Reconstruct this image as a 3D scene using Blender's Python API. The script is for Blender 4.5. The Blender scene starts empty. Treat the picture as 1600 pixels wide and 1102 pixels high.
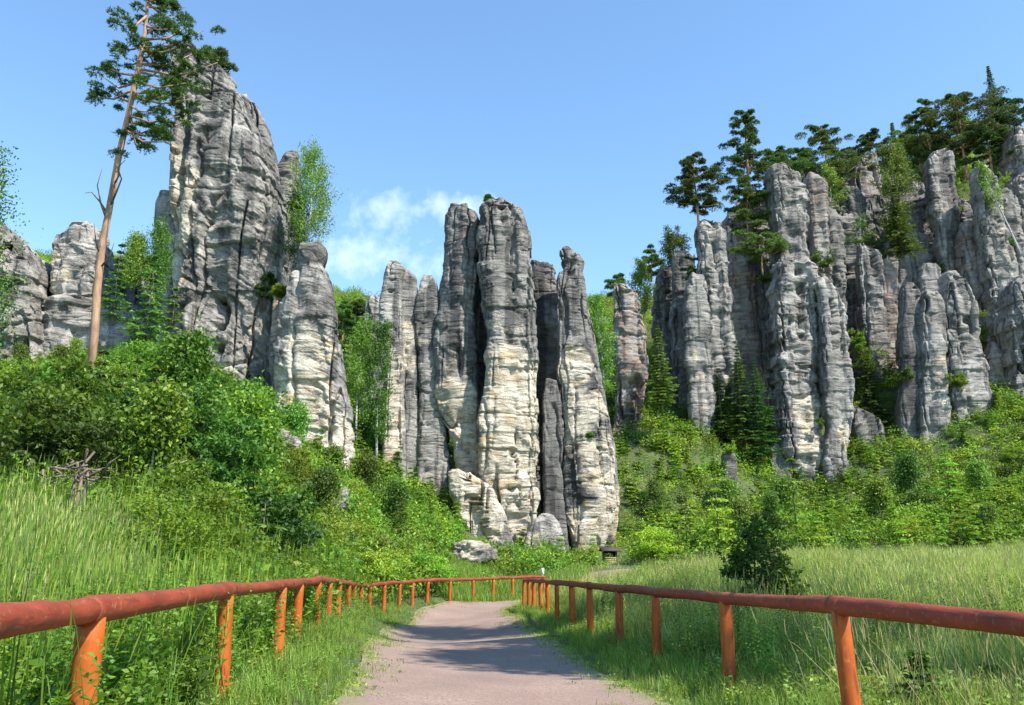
import bpy, math, random
import numpy as np
from mathutils import Vector
R = math.radians
PI = math.pi
random.seed(7)
scene = bpy.context.scene
COL = scene.collection

# ------------------------------------------------------------------ camera, sky, sun, exposure
CAM_Z = 1.3
F = 1280.0                        # focal length in pixels of the 1600 px wide photograph
PITCH = math.atan((885 - 551) / F)
cam = bpy.data.cameras.new('camera'); camo = bpy.data.objects.new('camera', cam); COL.objects.link(camo)
camo.location = (0, 0, CAM_Z); camo.rotation_euler = (PI / 2 + PITCH, 0, 0)
cam.sensor_width = 36; cam.lens = 36 * F / 1600; cam.clip_start = .05; cam.clip_end = 3000
scene.camera = camo

SUN_EL = R(52); SUN_H = Vector((.75, -.66, 0)).normalized()      # behind the camera, to the right
sun_dir = Vector((SUN_H.x * math.cos(SUN_EL), SUN_H.y * math.cos(SUN_EL), math.sin(SUN_EL)))
sl = bpy.data.lights.new('sun', 'SUN'); sl.energy = 5.0; sl.angle = R(.55); sl.color = (1, .93, .82)
so = bpy.data.objects.new('sun', sl); COL.objects.link(so); so.rotation_euler = sun_dir.to_track_quat('Z', 'Y').to_euler()

w = bpy.data.worlds.new('World'); scene.world = w; w.use_nodes = True
nt = w.node_tree; nt.nodes.clear()
def N(nt, t, **k):
    n = nt.nodes.new(t)
    for a, v in k.items(): setattr(n, a, v)
    return n
def L(nt, a, b): nt.links.new(a, b)
wo = N(nt, 'ShaderNodeOutputWorld'); bg = N(nt, 'ShaderNodeBackground'); sky = N(nt, 'ShaderNodeTexSky')
sky.sky_type = 'NISHITA'; sky.sun_disc = False; sky.sun_elevation = SUN_EL
sky.sun_rotation = math.atan2(SUN_H.x, SUN_H.y); sky.air_density = 1.0; sky.dust_density = .0; sky.ozone_density = 1.6
bg.inputs['Strength'].default_value = .15
tc = N(nt, 'ShaderNodeTexCoord')
# a few thin clouds low over the valley, as soft patches of direction
def cloud(dirv, rad, seed):
    d = N(nt, 'ShaderNodeVectorMath', operation='SUBTRACT'); L(nt, tc.outputs['Generated'], d.inputs[0]); d.inputs[1].default_value = dirv
    s = N(nt, 'ShaderNodeVectorMath', operation='MULTIPLY'); L(nt, d.outputs[0], s.inputs[0]); s.inputs[1].default_value = (1 / rad[0], 1 / rad[0], 1 / rad[1])
    l = N(nt, 'ShaderNodeVectorMath', operation='LENGTH'); L(nt, s.outputs[0], l.inputs[0])
    n = N(nt, 'ShaderNodeTexNoise'); n.inputs['Scale'].default_value = 17 + seed; n.inputs['Detail'].default_value = 8; n.inputs['Roughness'].default_value = .6; L(nt, tc.outputs['Generated'], n.inputs['Vector'])
    a = N(nt, 'ShaderNodeMath', operation='MULTIPLY_ADD'); L(nt, n.outputs['Fac'], a.inputs[0]); a.inputs[1].default_value = 3.4; a.inputs[2].default_value = -.82
    b = N(nt, 'ShaderNodeMath', operation='SUBTRACT'); L(nt, a.outputs[0], b.inputs[0]); L(nt, l.outputs['Value'], b.inputs[1])
    c = N(nt, 'ShaderNodeMath', operation='MULTIPLY'); L(nt, b.outputs[0], c.inputs[0]); c.inputs[1].default_value = 1.0; c.use_clamp = True
    return c.outputs[0]
def ray(px, py):
    xc = (px - 800) / F; yc = -(py - 551) / F
    v = Vector((xc, math.cos(PITCH) - math.sin(PITCH) * yc, math.sin(PITCH) + math.cos(PITCH) * yc))
    return v
c1 = cloud(ray(630, 325).normalized(), (.055, .03), 0); c2 = cloud(ray(600, 400).normalized(), (.085, .05), 3); c3 = cloud(ray(720, 335).normalized(), (.05, .03), 5)
m1 = N(nt, 'ShaderNodeMath', operation='MAXIMUM'); L(nt, c1, m1.inputs[0]); L(nt, c2, m1.inputs[1])
m2 = N(nt, 'ShaderNodeMath', operation='MAXIMUM'); L(nt, m1.outputs[0], m2.inputs[0]); L(nt, c3, m2.inputs[1])
m3 = N(nt, 'ShaderNodeMath', operation='MULTIPLY'); L(nt, m2.outputs[0], m3.inputs[0]); m3.inputs[1].default_value = .72
mixc = N(nt, 'ShaderNodeMix', data_type='RGBA'); L(nt, m3.outputs[0], mixc.inputs[0])
gain = N(nt, 'ShaderNodeMix', data_type='RGBA', blend_type='MULTIPLY'); gain.inputs[0].default_value = 1
L(nt, sky.outputs[0], gain.inputs[6]); gain.inputs[7].default_value = (.98, 1.15, 1.2, 1)
L(nt, gain.outputs[2], mixc.inputs[6]); mixc.inputs[7].default_value = (4.3, 5.1, 5.9, 1)
L(nt, mixc.outputs[2], bg.inputs['Color']); L(nt, bg.outputs[0], wo.inputs[0])
scene.view_settings.view_transform = 'Standard'; scene.view_settings.look = 'None'
scene.view_settings.exposure = 0.85; scene.view_settings.gamma = 1
scene.cycles.max_bounces = 5; scene.cycles.diffuse_bounces = 3; scene.cycles.transmission_bounces = 3; scene.cycles.transparent_max_bounces = 4

# ------------------------------------------------------------------ geometry helpers
def slope(py):
    v = ray(800, py); return v.z / v.y
def P(px, py, D):
    v = ray(px, py); return (v.x / v.y * D, D, CAM_Z + v.z / v.y * D)
def Dz(py, z): return (z - CAM_Z) / slope(py)

def mesh_np(name, V, Fq=None, attrs=None, smooth=False, tris=None):
    V = np.asarray(V, dtype=np.float32); me = bpy.data.meshes.new(name)
    me.vertices.add(len(V)); me.vertices.foreach_set('co', V.ravel())
    nq = 0 if Fq is None else len(Fq); ntr = 0 if tris is None else len(tris)
    if nq + ntr:
        parts = []; starts = []; tot = []
        if nq: parts.append(np.asarray(Fq, dtype=np.int32).ravel())
        if ntr: parts.append(np.asarray(tris, dtype=np.int32).ravel())
        li = np.concatenate(parts)
        ls = np.concatenate([np.arange(nq, dtype=np.int32) * 4, nq * 4 + np.arange(ntr, dtype=np.int32) * 3]).astype(np.int32)
        me.loops.add(len(li)); me.loops.foreach_set('vertex_index', li)
        me.polygons.add(nq + ntr); me.polygons.foreach_set('loop_start', ls)
        try: me.polygons.foreach_set('loop_total', np.concatenate([np.full(nq, 4), np.full(ntr, 3)]).astype(np.int32))
        except Exception: pass
        if smooth: me.polygons.foreach_set('use_smooth', np.ones(nq + ntr, dtype=bool))
    for k, (dom, arr) in (attrs or {}).items():
        a = me.attributes.new(k, 'FLOAT', dom); a.data.foreach_set('value', np.asarray(arr, dtype=np.float32))
    me.update(calc_edges=True); return me
def link(name, me, mat, parent=None, loc=(0, 0, 0)):
    o = bpy.data.objects.new(name, me); COL.objects.link(o); o.location = loc
    if mat is not None and len(me.materials) == 0: me.materials.append(mat)
    if parent: o.parent = parent
    return o
def tag(o, label, cat, group=None):
    o['label'] = label; o['category'] = cat
    if group: o['group'] = group
    return o
def thing(name, label, cat, loc=(0, 0, 0), rz=0, group=None, scale=1):
    o = bpy.data.objects.new(name, None); COL.objects.link(o); o.location = loc; o.rotation_euler = (0, 0, rz)
    o.scale = (scale,) * 3 if not isinstance(scale, tuple) else scale
    o.empty_display_size = .2
    return tag(o, label, cat, group)

# vectorised gradient noise
_rg = np.random.RandomState(3)
_perm = _rg.permutation(4096).astype(np.int64); _perm = np.concatenate([_perm, _perm])
_grad = _rg.normal(size=(4096, 3)).astype(np.float32); _grad /= np.linalg.norm(_grad, axis=1)[:, None]
def noise(p, seed=0):
    p = np.asarray(p, dtype=np.float32) + np.float32(seed * 17.31)
    i = np.floor(p).astype(np.int64); f = p - i; u = f * f * f * (f * (f * 6 - 15) + 10)
    out = 0
    for dx in (0, 1):
        for dy in (0, 1):
            for dz in (0, 1):
                h = _perm[(_perm[(_perm[(i[:, 0] + dx) & 4095] + i[:, 1] + dy) & 4095] + i[:, 2] + dz) & 4095]
                g = _grad[h]
                d = g[:, 0] * (f[:, 0] - dx) + g[:, 1] * (f[:, 1] - dy) + g[:, 2] * (f[:, 2] - dz)
                out = out + d * (u[:, 0] if dx else 1 - u[:, 0]) * (u[:, 1] if dy else 1 - u[:, 1]) * (u[:, 2] if dz else 1 - u[:, 2])
    return out * 1.6
def fbm(p, octv=4, seed=0, gain=.5):
    o = 0; a = 1
    for k in range(octv): o = o + a * noise(p * (2.03 ** k), seed + k); a *= gain
    return o
def facets(p, seed=0):
    """broken planar faces: every cell of a jittered grid tilts its own way, so the faces meet in hard edges"""
    b = np.floor(p - .5).astype(np.int64); best = np.full(len(p), 9e9, np.float32); out = np.zeros(len(p), np.float32)
    for dx in (0, 1):
        for dy in (0, 1):
            for dz in (0, 1):
                h = _perm[(_perm[(_perm[(b[:, 0] + dx + seed * 7) & 4095] + b[:, 1] + dy) & 4095] + b[:, 2] + dz) & 4095]
                g = _grad[h]; g2 = _grad[(h + 1777) & 4095]
                r = p - (b + np.array([dx, dy, dz]) + .5 + g * .38); dd = (r * r).sum(1); m = dd < best
                best = np.where(m, dd, best); out = np.where(m, (r * g2).sum(1) * .8 + g2[:, 0] * .35, out)
    return out
def hash1(i, seed=0): return (_perm[(i.astype(np.int64) * 7 + int(seed) * 131) & 4095] / 4096.0).astype(np.float32)
def sstep(a, b, x): t = np.clip((x - a) / (b - a), 0, 1); return t * t * (3 - 2 * t)

class MB:                                        # collects tubes and boxes into one mesh
    def __init__(s): s.v = []; s.f = []; s.n = 0
    def add(s, V, Fq):
        s.v.append(np.asarray(V, dtype=np.float32)); s.f.append(np.asarray(Fq, dtype=np.int64) + s.n); s.n += len(V)
    def tube(s, pts, rad, seg=6, cap=True, wob=0, seed=0):
        pts = np.asarray(pts, dtype=np.float64); n = len(pts); rad = np.broadcast_to(np.asarray(rad, dtype=np.float64), (n,)).copy()
        t = np.gradient(pts, axis=0); t /= np.linalg.norm(t, axis=1)[:, None] + 1e-9
        ref = np.array([0, 0, 1.0]) if abs(t[:, 2]).mean() < .8 else np.array([1.0, 0, 0])
        u = np.cross(t, ref); u /= np.linalg.norm(u, axis=1)[:, None] + 1e-9; v = np.cross(u, t)
        if cap:
            pts = np.vstack([pts[:1], pts, pts[-1:]]); rad = np.concatenate([[rad[0] * .02], rad, [rad[-1] * .02]]); u = np.vstack([u[:1], u, u[-1:]]); v = np.vstack([v[:1], v, v[-1:]]); n += 2
        a = np.arange(seg) / seg * 2 * PI
        ring = np.cos(a)[None, :, None] * u[:, None, :] + np.sin(a)[None, :, None] * v[:, None, :]
        rr = rad[:, None] * np.ones(seg)[None, :]
        V = pts[:, None, :] + ring * rr[:, :, None]
        V = V.reshape(-1, 3)
        if wob: 
            nn = fbm(V * np.array([4., 4, 4]), 3, seed); V = V + (ring.reshape(-1, 3)) * (nn * wob)[:, None]
        i = np.arange(n - 1)[:, None] * seg; j = np.arange(seg)[None, :]; k = (j + 1) % seg
        s.add(V, np.stack([i + j, i + k, i + seg + k, i + seg + j], -1).reshape(-1, 4))
    def box(s, c, size, rz=0, tilt=0):
        x, y, z = [q / 2 for q in size]; V = np.array([(a * x, b * y, e * z) for e in (-1, 1) for b in (-1, 1) for a in (-1, 1)], dtype=np.float64)
        ct, st = math.cos(tilt), math.sin(tilt); V = np.stack([V[:, 0], V[:, 1] * ct - V[:, 2] * st, V[:, 1] * st + V[:, 2] * ct], 1)
        cz, sz = math.cos(rz), math.sin(rz); V = np.stack([V[:, 0] * cz - V[:, 1] * sz, V[:, 0] * sz + V[:, 1] * cz, V[:, 2]], 1) + np.array(c)
        s.add(V, [(0, 2, 3, 1), (4, 5, 7, 6), (0, 1, 5, 4), (2, 6, 7, 3), (0, 4, 6, 2), (1, 3, 7, 5)])
    def mesh(s, name, smooth=True): return mesh_np(name, np.vstack(s.v), np.vstack(s.f), smooth=smooth)

class Leaves:                                    # collects diamond leaves
    def __init__(s, seed): s.r = np.random.RandomState(seed); s.c = []; s.d = []; s.l = []; s.w = []; s.t = []
    def add(s, c, d, l, w, t=None):
        c = np.asarray(c); n = len(c); s.c.append(c); s.d.append(np.broadcast_to(d, (n, 3))); s.l.append(np.broadcast_to(l, (n,))); s.w.append(np.broadcast_to(w, (n,)))
        s.t.append(s.r.rand(n) if t is None else np.broadcast_to(t, (n,)))
    def mesh(s, name, fold=.15):
        c = np.vstack(s.c); d = np.vstack(s.d); l = np.concatenate(s.l)[:, None]; w_ = np.concatenate(s.w)[:, None]; t = np.concatenate(s.t); n = len(c)
        d = d / (np.linalg.norm(d, axis=1)[:, None] + 1e-9)
        rv = s.r.normal(size=(n, 3)); rv[:, 2] += 1.2; sd = np.cross(d, rv); sd /= np.linalg.norm(sd, axis=1)[:, None] + 1e-9
        nn = np.cross(sd, d)
        V = np.stack([c, c + d * l * .45 + sd * w_ * .5 + nn * w_ * fold, c + d * l - nn * l * .12, c + d * l * .45 - sd * w_ * .5 + nn * w_ * fold], 1).reshape(-1, 3)
        return mesh_np(name, V, np.arange(4 * n).reshape(n, 4), {'tint': ('FACE', t)})
def rdir(r, n): d = r.normal(size=(n, 3)); return d / np.linalg.norm(d, axis=1)[:, None]

# ------------------------------------------------------------------ materials
def newmat(name):
    m = bpy.data.materials.new(name); m.use_nodes = True; nt = m.node_tree; nt.nodes.clear()
    return m, nt, N(nt, 'ShaderNodeOutputMaterial')
def ramp(nt, fac, stops, interp='LINEAR'):
    r = N(nt, 'ShaderNodeValToRGB'); r.color_ramp.interpolation = interp
    while len(r.color_ramp.elements) < len(stops): r.color_ramp.elements.new(.5)
    for e, (p, c) in zip(r.color_ramp.elements, stops): e.position = p; e.color = (*c, 1) if len(c) == 3 else c
    L(nt, fac, r.inputs[0]); return r.outputs[0]
def nz(nt, vec, scale, detail=4, rough=.55, dist=0):
    n = N(nt, 'ShaderNodeTexNoise'); n.inputs['Scale'].default_value = scale; n.inputs['Detail'].default_value = detail; n.inputs['Roughness'].default_value = rough; n.inputs['Distortion'].default_value = dist
    if vec is not None: L(nt, vec, n.inputs['Vector'])
    return n.outputs['Fac']
def mp(nt, vec, sc, rot=(0, 0, 0)):
    m = N(nt, 'ShaderNodeMapping'); m.inputs['Scale'].default_value = sc; m.inputs['Rotation'].default_value = rot; L(nt, vec, m.inputs['Vector']); return m.outputs[0]
def mixc_(nt, fac, a, b, mode='MIX'):
    m = N(nt, 'ShaderNodeMix', data_type='RGBA', blend_type=mode)
    if isinstance(fac, float): m.inputs[0].default_value = fac
    else: L(nt, fac, m.inputs[0])
    for i, q in ((6, a), (7, b)):
        if isinstance(q, tuple): m.inputs[i].default_value = (*q, 1)
        else: L(nt, q, m.inputs[i])
    return m.outputs[2]
def math_(nt, op, a, b=None, clamp=False):
    m = N(nt, 'ShaderNodeMath', operation=op); m.use_clamp = clamp
    for i, q in ((0, a), (1, b)):
        if q is None: continue
        if isinstance(q, (int, float)): m.inputs[i].default_value = q
        else: L(nt, q, m.inputs[i])
    return m.outputs[0]

def leaf_mat(name, dark, light, yellow, trans=.3, rough=.55):
    m, nt, out = newmat(name)
    at = N(nt, 'ShaderNodeAttribute', attribute_name='tint'); oi = N(nt, 'ShaderNodeObjectInfo')
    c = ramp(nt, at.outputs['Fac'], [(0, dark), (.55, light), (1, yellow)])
    hsv = N(nt, 'ShaderNodeHueSaturation'); L(nt, c, hsv.inputs['Color'])
    h = N(nt, 'ShaderNodeMapRange'); L(nt, oi.outputs['Random'], h.inputs[0]); h.inputs[3].default_value = .475; h.inputs[4].default_value = .53; L(nt, h.outputs[0], hsv.inputs['Hue'])
    v = N(nt, 'ShaderNodeMapRange'); r2 = math_(nt, 'FRACT', math_(nt, 'MULTIPLY', oi.outputs['Random'], 7.13)); L(nt, r2, v.inputs[0]); v.inputs[3].default_value = .5; v.inputs[4].default_value = 1.35; L(nt, v.outputs[0], hsv.inputs['Value'])
    b = N(nt, 'ShaderNodeBsdfPrincipled'); L(nt, hsv.outputs[0], b.inputs['Base Color']); b.inputs['Roughness'].default_value = rough; b.inputs['Specular IOR Level'].default_value = .35
    tr = N(nt, 'ShaderNodeBsdfTranslucent'); tcl = mixc_(nt, 1.0, hsv.outputs[0], (1.3, 1.25, .6), 'MULTIPLY'); L(nt, tcl, tr.inputs['Color'])
    mx = N(nt, 'ShaderNodeMixShader'); mx.inputs[0].default_value = trans; L(nt, b.outputs[0], mx.inputs[1]); L(nt, tr.outputs[0], mx.inputs[2]); L(nt, mx.outputs[0], out.inputs[0])
    return m
M = {}
M['leaf'] = leaf_mat('broad_leaves', (.052, .12, .015), (.14, .265, .028), (.25, .37, .045), .38)
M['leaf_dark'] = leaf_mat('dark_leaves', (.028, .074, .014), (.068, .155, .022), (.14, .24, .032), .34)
M['leaf_yellow'] = leaf_mat('yellow_green_leaves', (.1, .19, .02), (.21, .35, .032), (.34, .46, .05), .38)
M['birch_leaf'] = leaf_mat('birch_leaves', (.075, .145, .022), (.15, .27, .04), (.24, .36, .06), .38)
M['needle'] = leaf_mat('pine_needles', (.045, .09, .022), (.095, .175, .035), (.17, .25, .05), .25)
M['fir'] = leaf_mat('fir_needles', (.045, .1, .015), (.11, .21, .026), (.21, .33, .04), .24)
M['grass'] = leaf_mat('grass_blades', (.11, .2, .028), (.21, .35, .05), (.36, .46, .1), .42)
M['tall_grass'] = leaf_mat('tall_grass_blades', (.14, .24, .045), (.26, .39, .07), (.45, .5, .16), .42)
M['weed'] = leaf_mat('verge_leaves', (.1, .18, .028), (.21, .33, .045), (.38, .44, .1), .35)

def bark_mat(name, a, b, sc=6, stretch=.2):
    m, nt, out = newmat(name); t = N(nt, 'ShaderNodeTexCoord'); v = mp(nt, t.outputs['Object'], (1, 1, stretch))
    f = nz(nt, v, sc, 5); c = ramp(nt, f, [(.35, a), (.65, b)])
    p = N(nt, 'ShaderNodeBsdfPrincipled'); L(nt, c, p.inputs['Base Color']); p.inputs['Roughness'].default_value = .9
    bu = N(nt, 'ShaderNodeBump'); bu.inputs['Strength'].default_value = .6; bu.inputs['Distance'].default_value = .04; L(nt, f, bu.inputs['Height']); L(nt, bu.outputs[0], p.inputs['Normal']); L(nt, p.outputs[0], out.inputs[0])
    return m
M['bark'] = bark_mat('brown_bark', (.07, .05, .035), (.18, .14, .1))
M['pine_bark'] = bark_mat('orange_pine_bark', (.22, .12, .07), (.46, .28, .17), 5, .3)
M['birch_bark'] = bark_mat('birch_bark', (.25, .24, .22), (.62, .6, .56), 5, 2.5)
M['dead_wood'] = bark_mat('dead_wood', (.08, .06, .045), (.22, .17, .125), 7, .3)

def rock_mat():
    m, nt, out = newmat('sandstone'); t = N(nt, 'ShaderNodeTexCoord'); oi = N(nt, 'ShaderNodeObjectInfo')
    add = N(nt, 'ShaderNodeVectorMath', operation='ADD'); L(nt, t.outputs['Object'], add.inputs[0]); L(nt, oi.outputs['Location'], add.inputs[1]); v = add.outputs[0]
    cre = N(nt, 'ShaderNodeAttribute', attribute_name='cream').outputs['Fac']
    red = N(nt, 'ShaderNodeAttribute', attribute_name='ruddy').outputs['Fac']
    dip = N(nt, 'ShaderNodeAttribute', attribute_name='bed').outputs['Fac']      # height along the beds
    n1 = nz(nt, v, .35, 7, .62, .4)
    grey = ramp(nt, n1, [(.3, (.13, .12, .108)), (.42, (.235, .22, .2)), (.54, (.33, .31, .28)), (.68, (.46, .43, .385))])
    st = nz(nt, mp(nt, v, (1, 1, .07)), .9, 5, .6)
    grey = mixc_(nt, math_(nt, 'MULTIPLY', ramp(nt, st, [(.5, (0, 0, 0)), (.58, (1, 1, 1))]), .78), grey, (.085, .082, .08))
    pt = N(nt, 'ShaderNodeAttribute', attribute_name='patina_shade').outputs['Fac']; grey = mixc_(nt, pt, grey, mixc_(nt, 1.0, grey, (.42, .42, .43), 'MULTIPLY'))  # weathered grey, plus shade painted into the colour of dark and shadowed rocks
    crm = ramp(nt, nz(nt, v, .7, 6, .6), [(.3, (.37, .3, .21)), (.5, (.5, .44, .345)), (.72, (.6, .55, .46))])
    och = mixc_(nt, ramp(nt, nz(nt, mp(nt, v, (1, 1, 2.2)), .5, 4), [(.56, (0, 0, 0)), (.68, (1, 1, 1))]), crm, (.45, .34, .2))
    cf = math_(nt, 'ADD', cre, math_(nt, 'MULTIPLY', math_(nt, 'SUBTRACT', nz(nt, v, .55, 6, .65), .5), 2.2))
    cf = ramp(nt, cf, [(.3, (0, 0, 0)), (.62, (1, 1, 1))])
    col = mixc_(nt, cf, grey, och)
    col = mixc_(nt, math_(nt, 'MULTIPLY', red, ramp(nt, nz(nt, v, .8, 4), [(.4, (0, 0, 0)), (.6, (1, 1, 1))])), col, (.4, .25, .18))
    # thin bedding lines: darker colour along the layer joints
    cb = N(nt, 'ShaderNodeCombineXYZ'); L(nt, dip, cb.inputs[2]); sx = N(nt, 'ShaderNodeSeparateXYZ'); L(nt, v, sx.inputs[0])
    L(nt, math_(nt, 'MULTIPLY', sx.outputs[0], .22), cb.inputs[0]); L(nt, math_(nt, 'MULTIPLY', sx.outputs[1], .22), cb.inputs[1])
    bl = nz(nt, cb.outputs[0], 3.4, 6, .66)
    col = mixc_(nt, math_(nt, 'MULTIPLY', ramp(nt, bl, [(.33, (1, 1, 1)), (.39, (0, 0, 0))]), ramp(nt, nz(nt, v, .4, 4), [(.4, (.15, .15, .15)), (.6, (.85, .85, .85))])), col, (.08, .072, .062))
    col = mixc_(nt, .5, col, mixc_(nt, 1.0, col, ramp(nt, nz(nt, v, 11, 5, .75), [(.34, (.25, .25, .25)), (.5, (1, 1, 1)), (.66, (1.7, 1.7, 1.7))]), 'MULTIPLY'))
    lich = ramp(nt, nz(nt, v, 2.3, 5, .7), [(.6, (0, 0, 0)), (.7, (1, 1, 1))])
    col = mixc_(nt, math_(nt, 'MULTIPLY', lich, .3), col, (.13, .13, .125))
    p = N(nt, 'ShaderNodeBsdfPrincipled'); L(nt, col, p.inputs['Base Color']); p.inputs['Roughness'].default_value = .92; p.inputs['Specular IOR Level'].default_value = .2
    h = math_(nt, 'ADD', math_(nt, 'MULTIPLY', ramp(nt, bl, [(.32, (0, 0, 0)), (.5, (1, 1, 1))]), .9), math_(nt, 'MULTIPLY', nz(nt, v, 3.5, 6, .6), .5))
    bu = N(nt, 'ShaderNodeBump'); bu.inputs['Strength'].default_value = 1; bu.inputs['Distance'].default_value = .12; L(nt, h, bu.inputs['Height']); L(nt, bu.outputs[0], p.inputs['Normal']); L(nt, p.outputs[0], out.inputs[0])
    return m
M['rock'] = rock_mat()

def ground_mat():
    m, nt, out = newmat('earth_and_moss'); g = N(nt, 'ShaderNodeNewGeometry'); v = g.outputs['Position']
    c = ramp(nt, nz(nt, v, .6, 6), [(.35, (.025, .032, .012)), (.5, (.045, .065, .018)), (.62, (.08, .09, .035)), (.75, (.12, .095, .065))])
    c = mixc_(nt, ramp(nt, nz(nt, v, 9, 4), [(.4, (0, 0, 0)), (.7, (1, 1, 1))]), c, (.1, .14, .04))
    p = N(nt, 'ShaderNodeBsdfPrincipled'); L(nt, c, p.inputs['Base Color']); p.inputs['Roughness'].default_value = 1
    bu = N(nt, 'ShaderNodeBump'); bu.inputs['Strength'].default_value = .8; bu.inputs['Distance'].default_value = .15; L(nt, nz(nt, v, 6, 5), bu.inputs['Height']); L(nt, bu.outputs[0], p.inputs['Normal']); L(nt, p.outputs[0], out.inputs[0])
    return m
M['ground'] = ground_mat()
def path_mat():
    m, nt, out = newmat('pink_gravel'); g = N(nt, 'ShaderNodeNewGeometry'); v = g.outputs['Position']
    c = ramp(nt, nz(nt, v, .8, 5), [(.3, (.22, .155, .12)), (.55, (.29, .2, .158)), (.75, (.35, .255, .205))])
    c = mixc_(nt, ramp(nt, nz(nt, v, 30, 5, .8), [(.44, (1, 1, 1)), (.52, (0, 0, 0))]), c, (.19, .135, .11))
    vo = N(nt, 'ShaderNodeTexVoronoi'); vo.inputs['Scale'].default_value = 20; L(nt, v, vo.inputs['Vector'])
    peb = ramp(nt, vo.outputs['Distance'], [(.08, (1, 1, 1)), (.2, (0, 0, 0))])
    hs = N(nt, 'ShaderNodeSeparateColor'); L(nt, vo.outputs['Color'], hs.inputs[0])
    pk = math_(nt, 'MULTIPLY', peb, ramp(nt, hs.outputs[0], [(.6, (0, 0, 0)), (.66, (1, 1, 1))]))
    c = mixc_(nt, pk, c, ramp(nt, hs.outputs[1], [(.2, (.14, .11, .1)), (.8, (.5, .46, .43))]))
    edge = N(nt, 'ShaderNodeAttribute', attribute_name='edge').outputs['Fac']
    ef = ramp(nt, math_(nt, 'ADD', edge, math_(nt, 'MULTIPLY', math_(nt, 'SUBTRACT', nz(nt, v, 2.5, 5), .5), 1.1)), [(.5, (0, 0, 0)), (.95, (1, 1, 1))])
    c = mixc_(nt, math_(nt, 'MULTIPLY', ef, .7), c, (.2, .18, .09))
    p = N(nt, 'ShaderNodeBsdfPrincipled'); L(nt, c, p.inputs['Base Color']); p.inputs['Roughness'].default_value = .95
    bu = N(nt, 'ShaderNodeBump'); bu.inputs['Strength'].default_value = .7; bu.inputs['Distance'].default_value = .02
    L(nt, math_(nt, 'ADD', nz(nt, v, 40, 4), math_(nt, 'MULTIPLY', nz(nt, v, 3, 4), .8)), bu.inputs['Height']); L(nt, bu.outputs[0], p.inputs['Normal']); L(nt, p.outputs[0], out.inputs[0])
    return m
M['path'] = path_mat()
def paint_mat(name, a, b, worn, grain=(1, 1, .15)):
    m, nt, out = newmat(name); t = N(nt, 'ShaderNodeTexCoord'); at = N(nt, 'ShaderNodeAttribute', attribute_name='along'); cb = N(nt, 'ShaderNodeCombineXYZ')
    v = t.outputs['Object']
    c = ramp(nt, nz(nt, mp(nt, v, tuple(math.sqrt(q) for q in grain)), 6, 5, .6), [(.3, a), (.7, b)])
    c = mixc_(nt, math_(nt, 'MULTIPLY', ramp(nt, nz(nt, v, 26, 4, .7), [(.57, (0, 0, 0)), (.7, (1, 1, 1))]), .6), c, worn)
    c = mixc_(nt, math_(nt, 'MULTIPLY', ramp(nt, nz(nt, mp(nt, v, grain), 14, 4), [(.58, (0, 0, 0)), (.66, (1, 1, 1))]), 0.6), c, (.07, .022, .012))
    ck = nz(nt, mp(nt, v, tuple(q if q == 1 else q * .5 for q in grain)), 16, 3, .5); ckl = ramp(nt, ck, [(.485, (0, 0, 0)), (.5, (1, 1, 1)), (.515, (0, 0, 0))]); ckg = ramp(nt, nz(nt, v, 2.2, 3), [(.5, (0, 0, 0)), (.6, (1, 1, 1))])
    c = mixc_(nt, math_(nt, 'MULTIPLY', math_(nt, 'MULTIPLY', ckl, ckg), .8), c, (.05, .018, .012))
    p = N(nt, 'ShaderNodeBsdfPrincipled'); L(nt, c, p.inputs['Base Color']); p.inputs['Roughness'].default_value = .6; p.inputs['Specular IOR Level'].default_value = .35
    bu = N(nt, 'ShaderNodeBump'); bu.inputs['Strength'].default_value = .5; bu.inputs['Distance'].default_value = .012; L(nt, nz(nt, mp(nt, v, grain), 22, 5), bu.inputs['Height']); L(nt, bu.outputs[0], p.inputs['Normal']); L(nt, p.outputs[0], out.inputs[0])
    return m
M['rail'] = paint_mat('red_brown_stain', (.16, .028, .012), (.3, .056, .022), (.36, .2, .13), (1, .1, 1))
M['post'] = paint_mat('orange_stain', (.32, .06, .006), (.5, .115, .01), (.5, .22, .07))
def plain(name, c, rough=.8):
    m, nt, out = newmat(name); t = N(nt, 'ShaderNodeTexCoord'); p = N(nt, 'ShaderNodeBsdfPrincipled')
    L(nt, ramp(nt, nz(nt, mp(nt, t.outputs['Object'], (1, 1, 4)), 5, 4), [(.3, tuple(q * .7 for q in c)), (.7, tuple(q * 1.2 for q in c))]), p.inputs['Base Color']); p.inputs['Roughness'].default_value = rough; L(nt, p.outputs[0], out.inputs[0]); return m
M['dark_roof'] = plain('dark_roof_boards', (.06, .045, .045)); M['log'] = plain('pale_log_wood', (.42, .3, .2)); M['dark_wood'] = plain('dark_wood', (.09, .06, .045)); M['white'] = plain('white_paint', (.75, .75, .75)); M['black'] = plain('black_plastic', (.02, .02, .022), .5)

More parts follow.
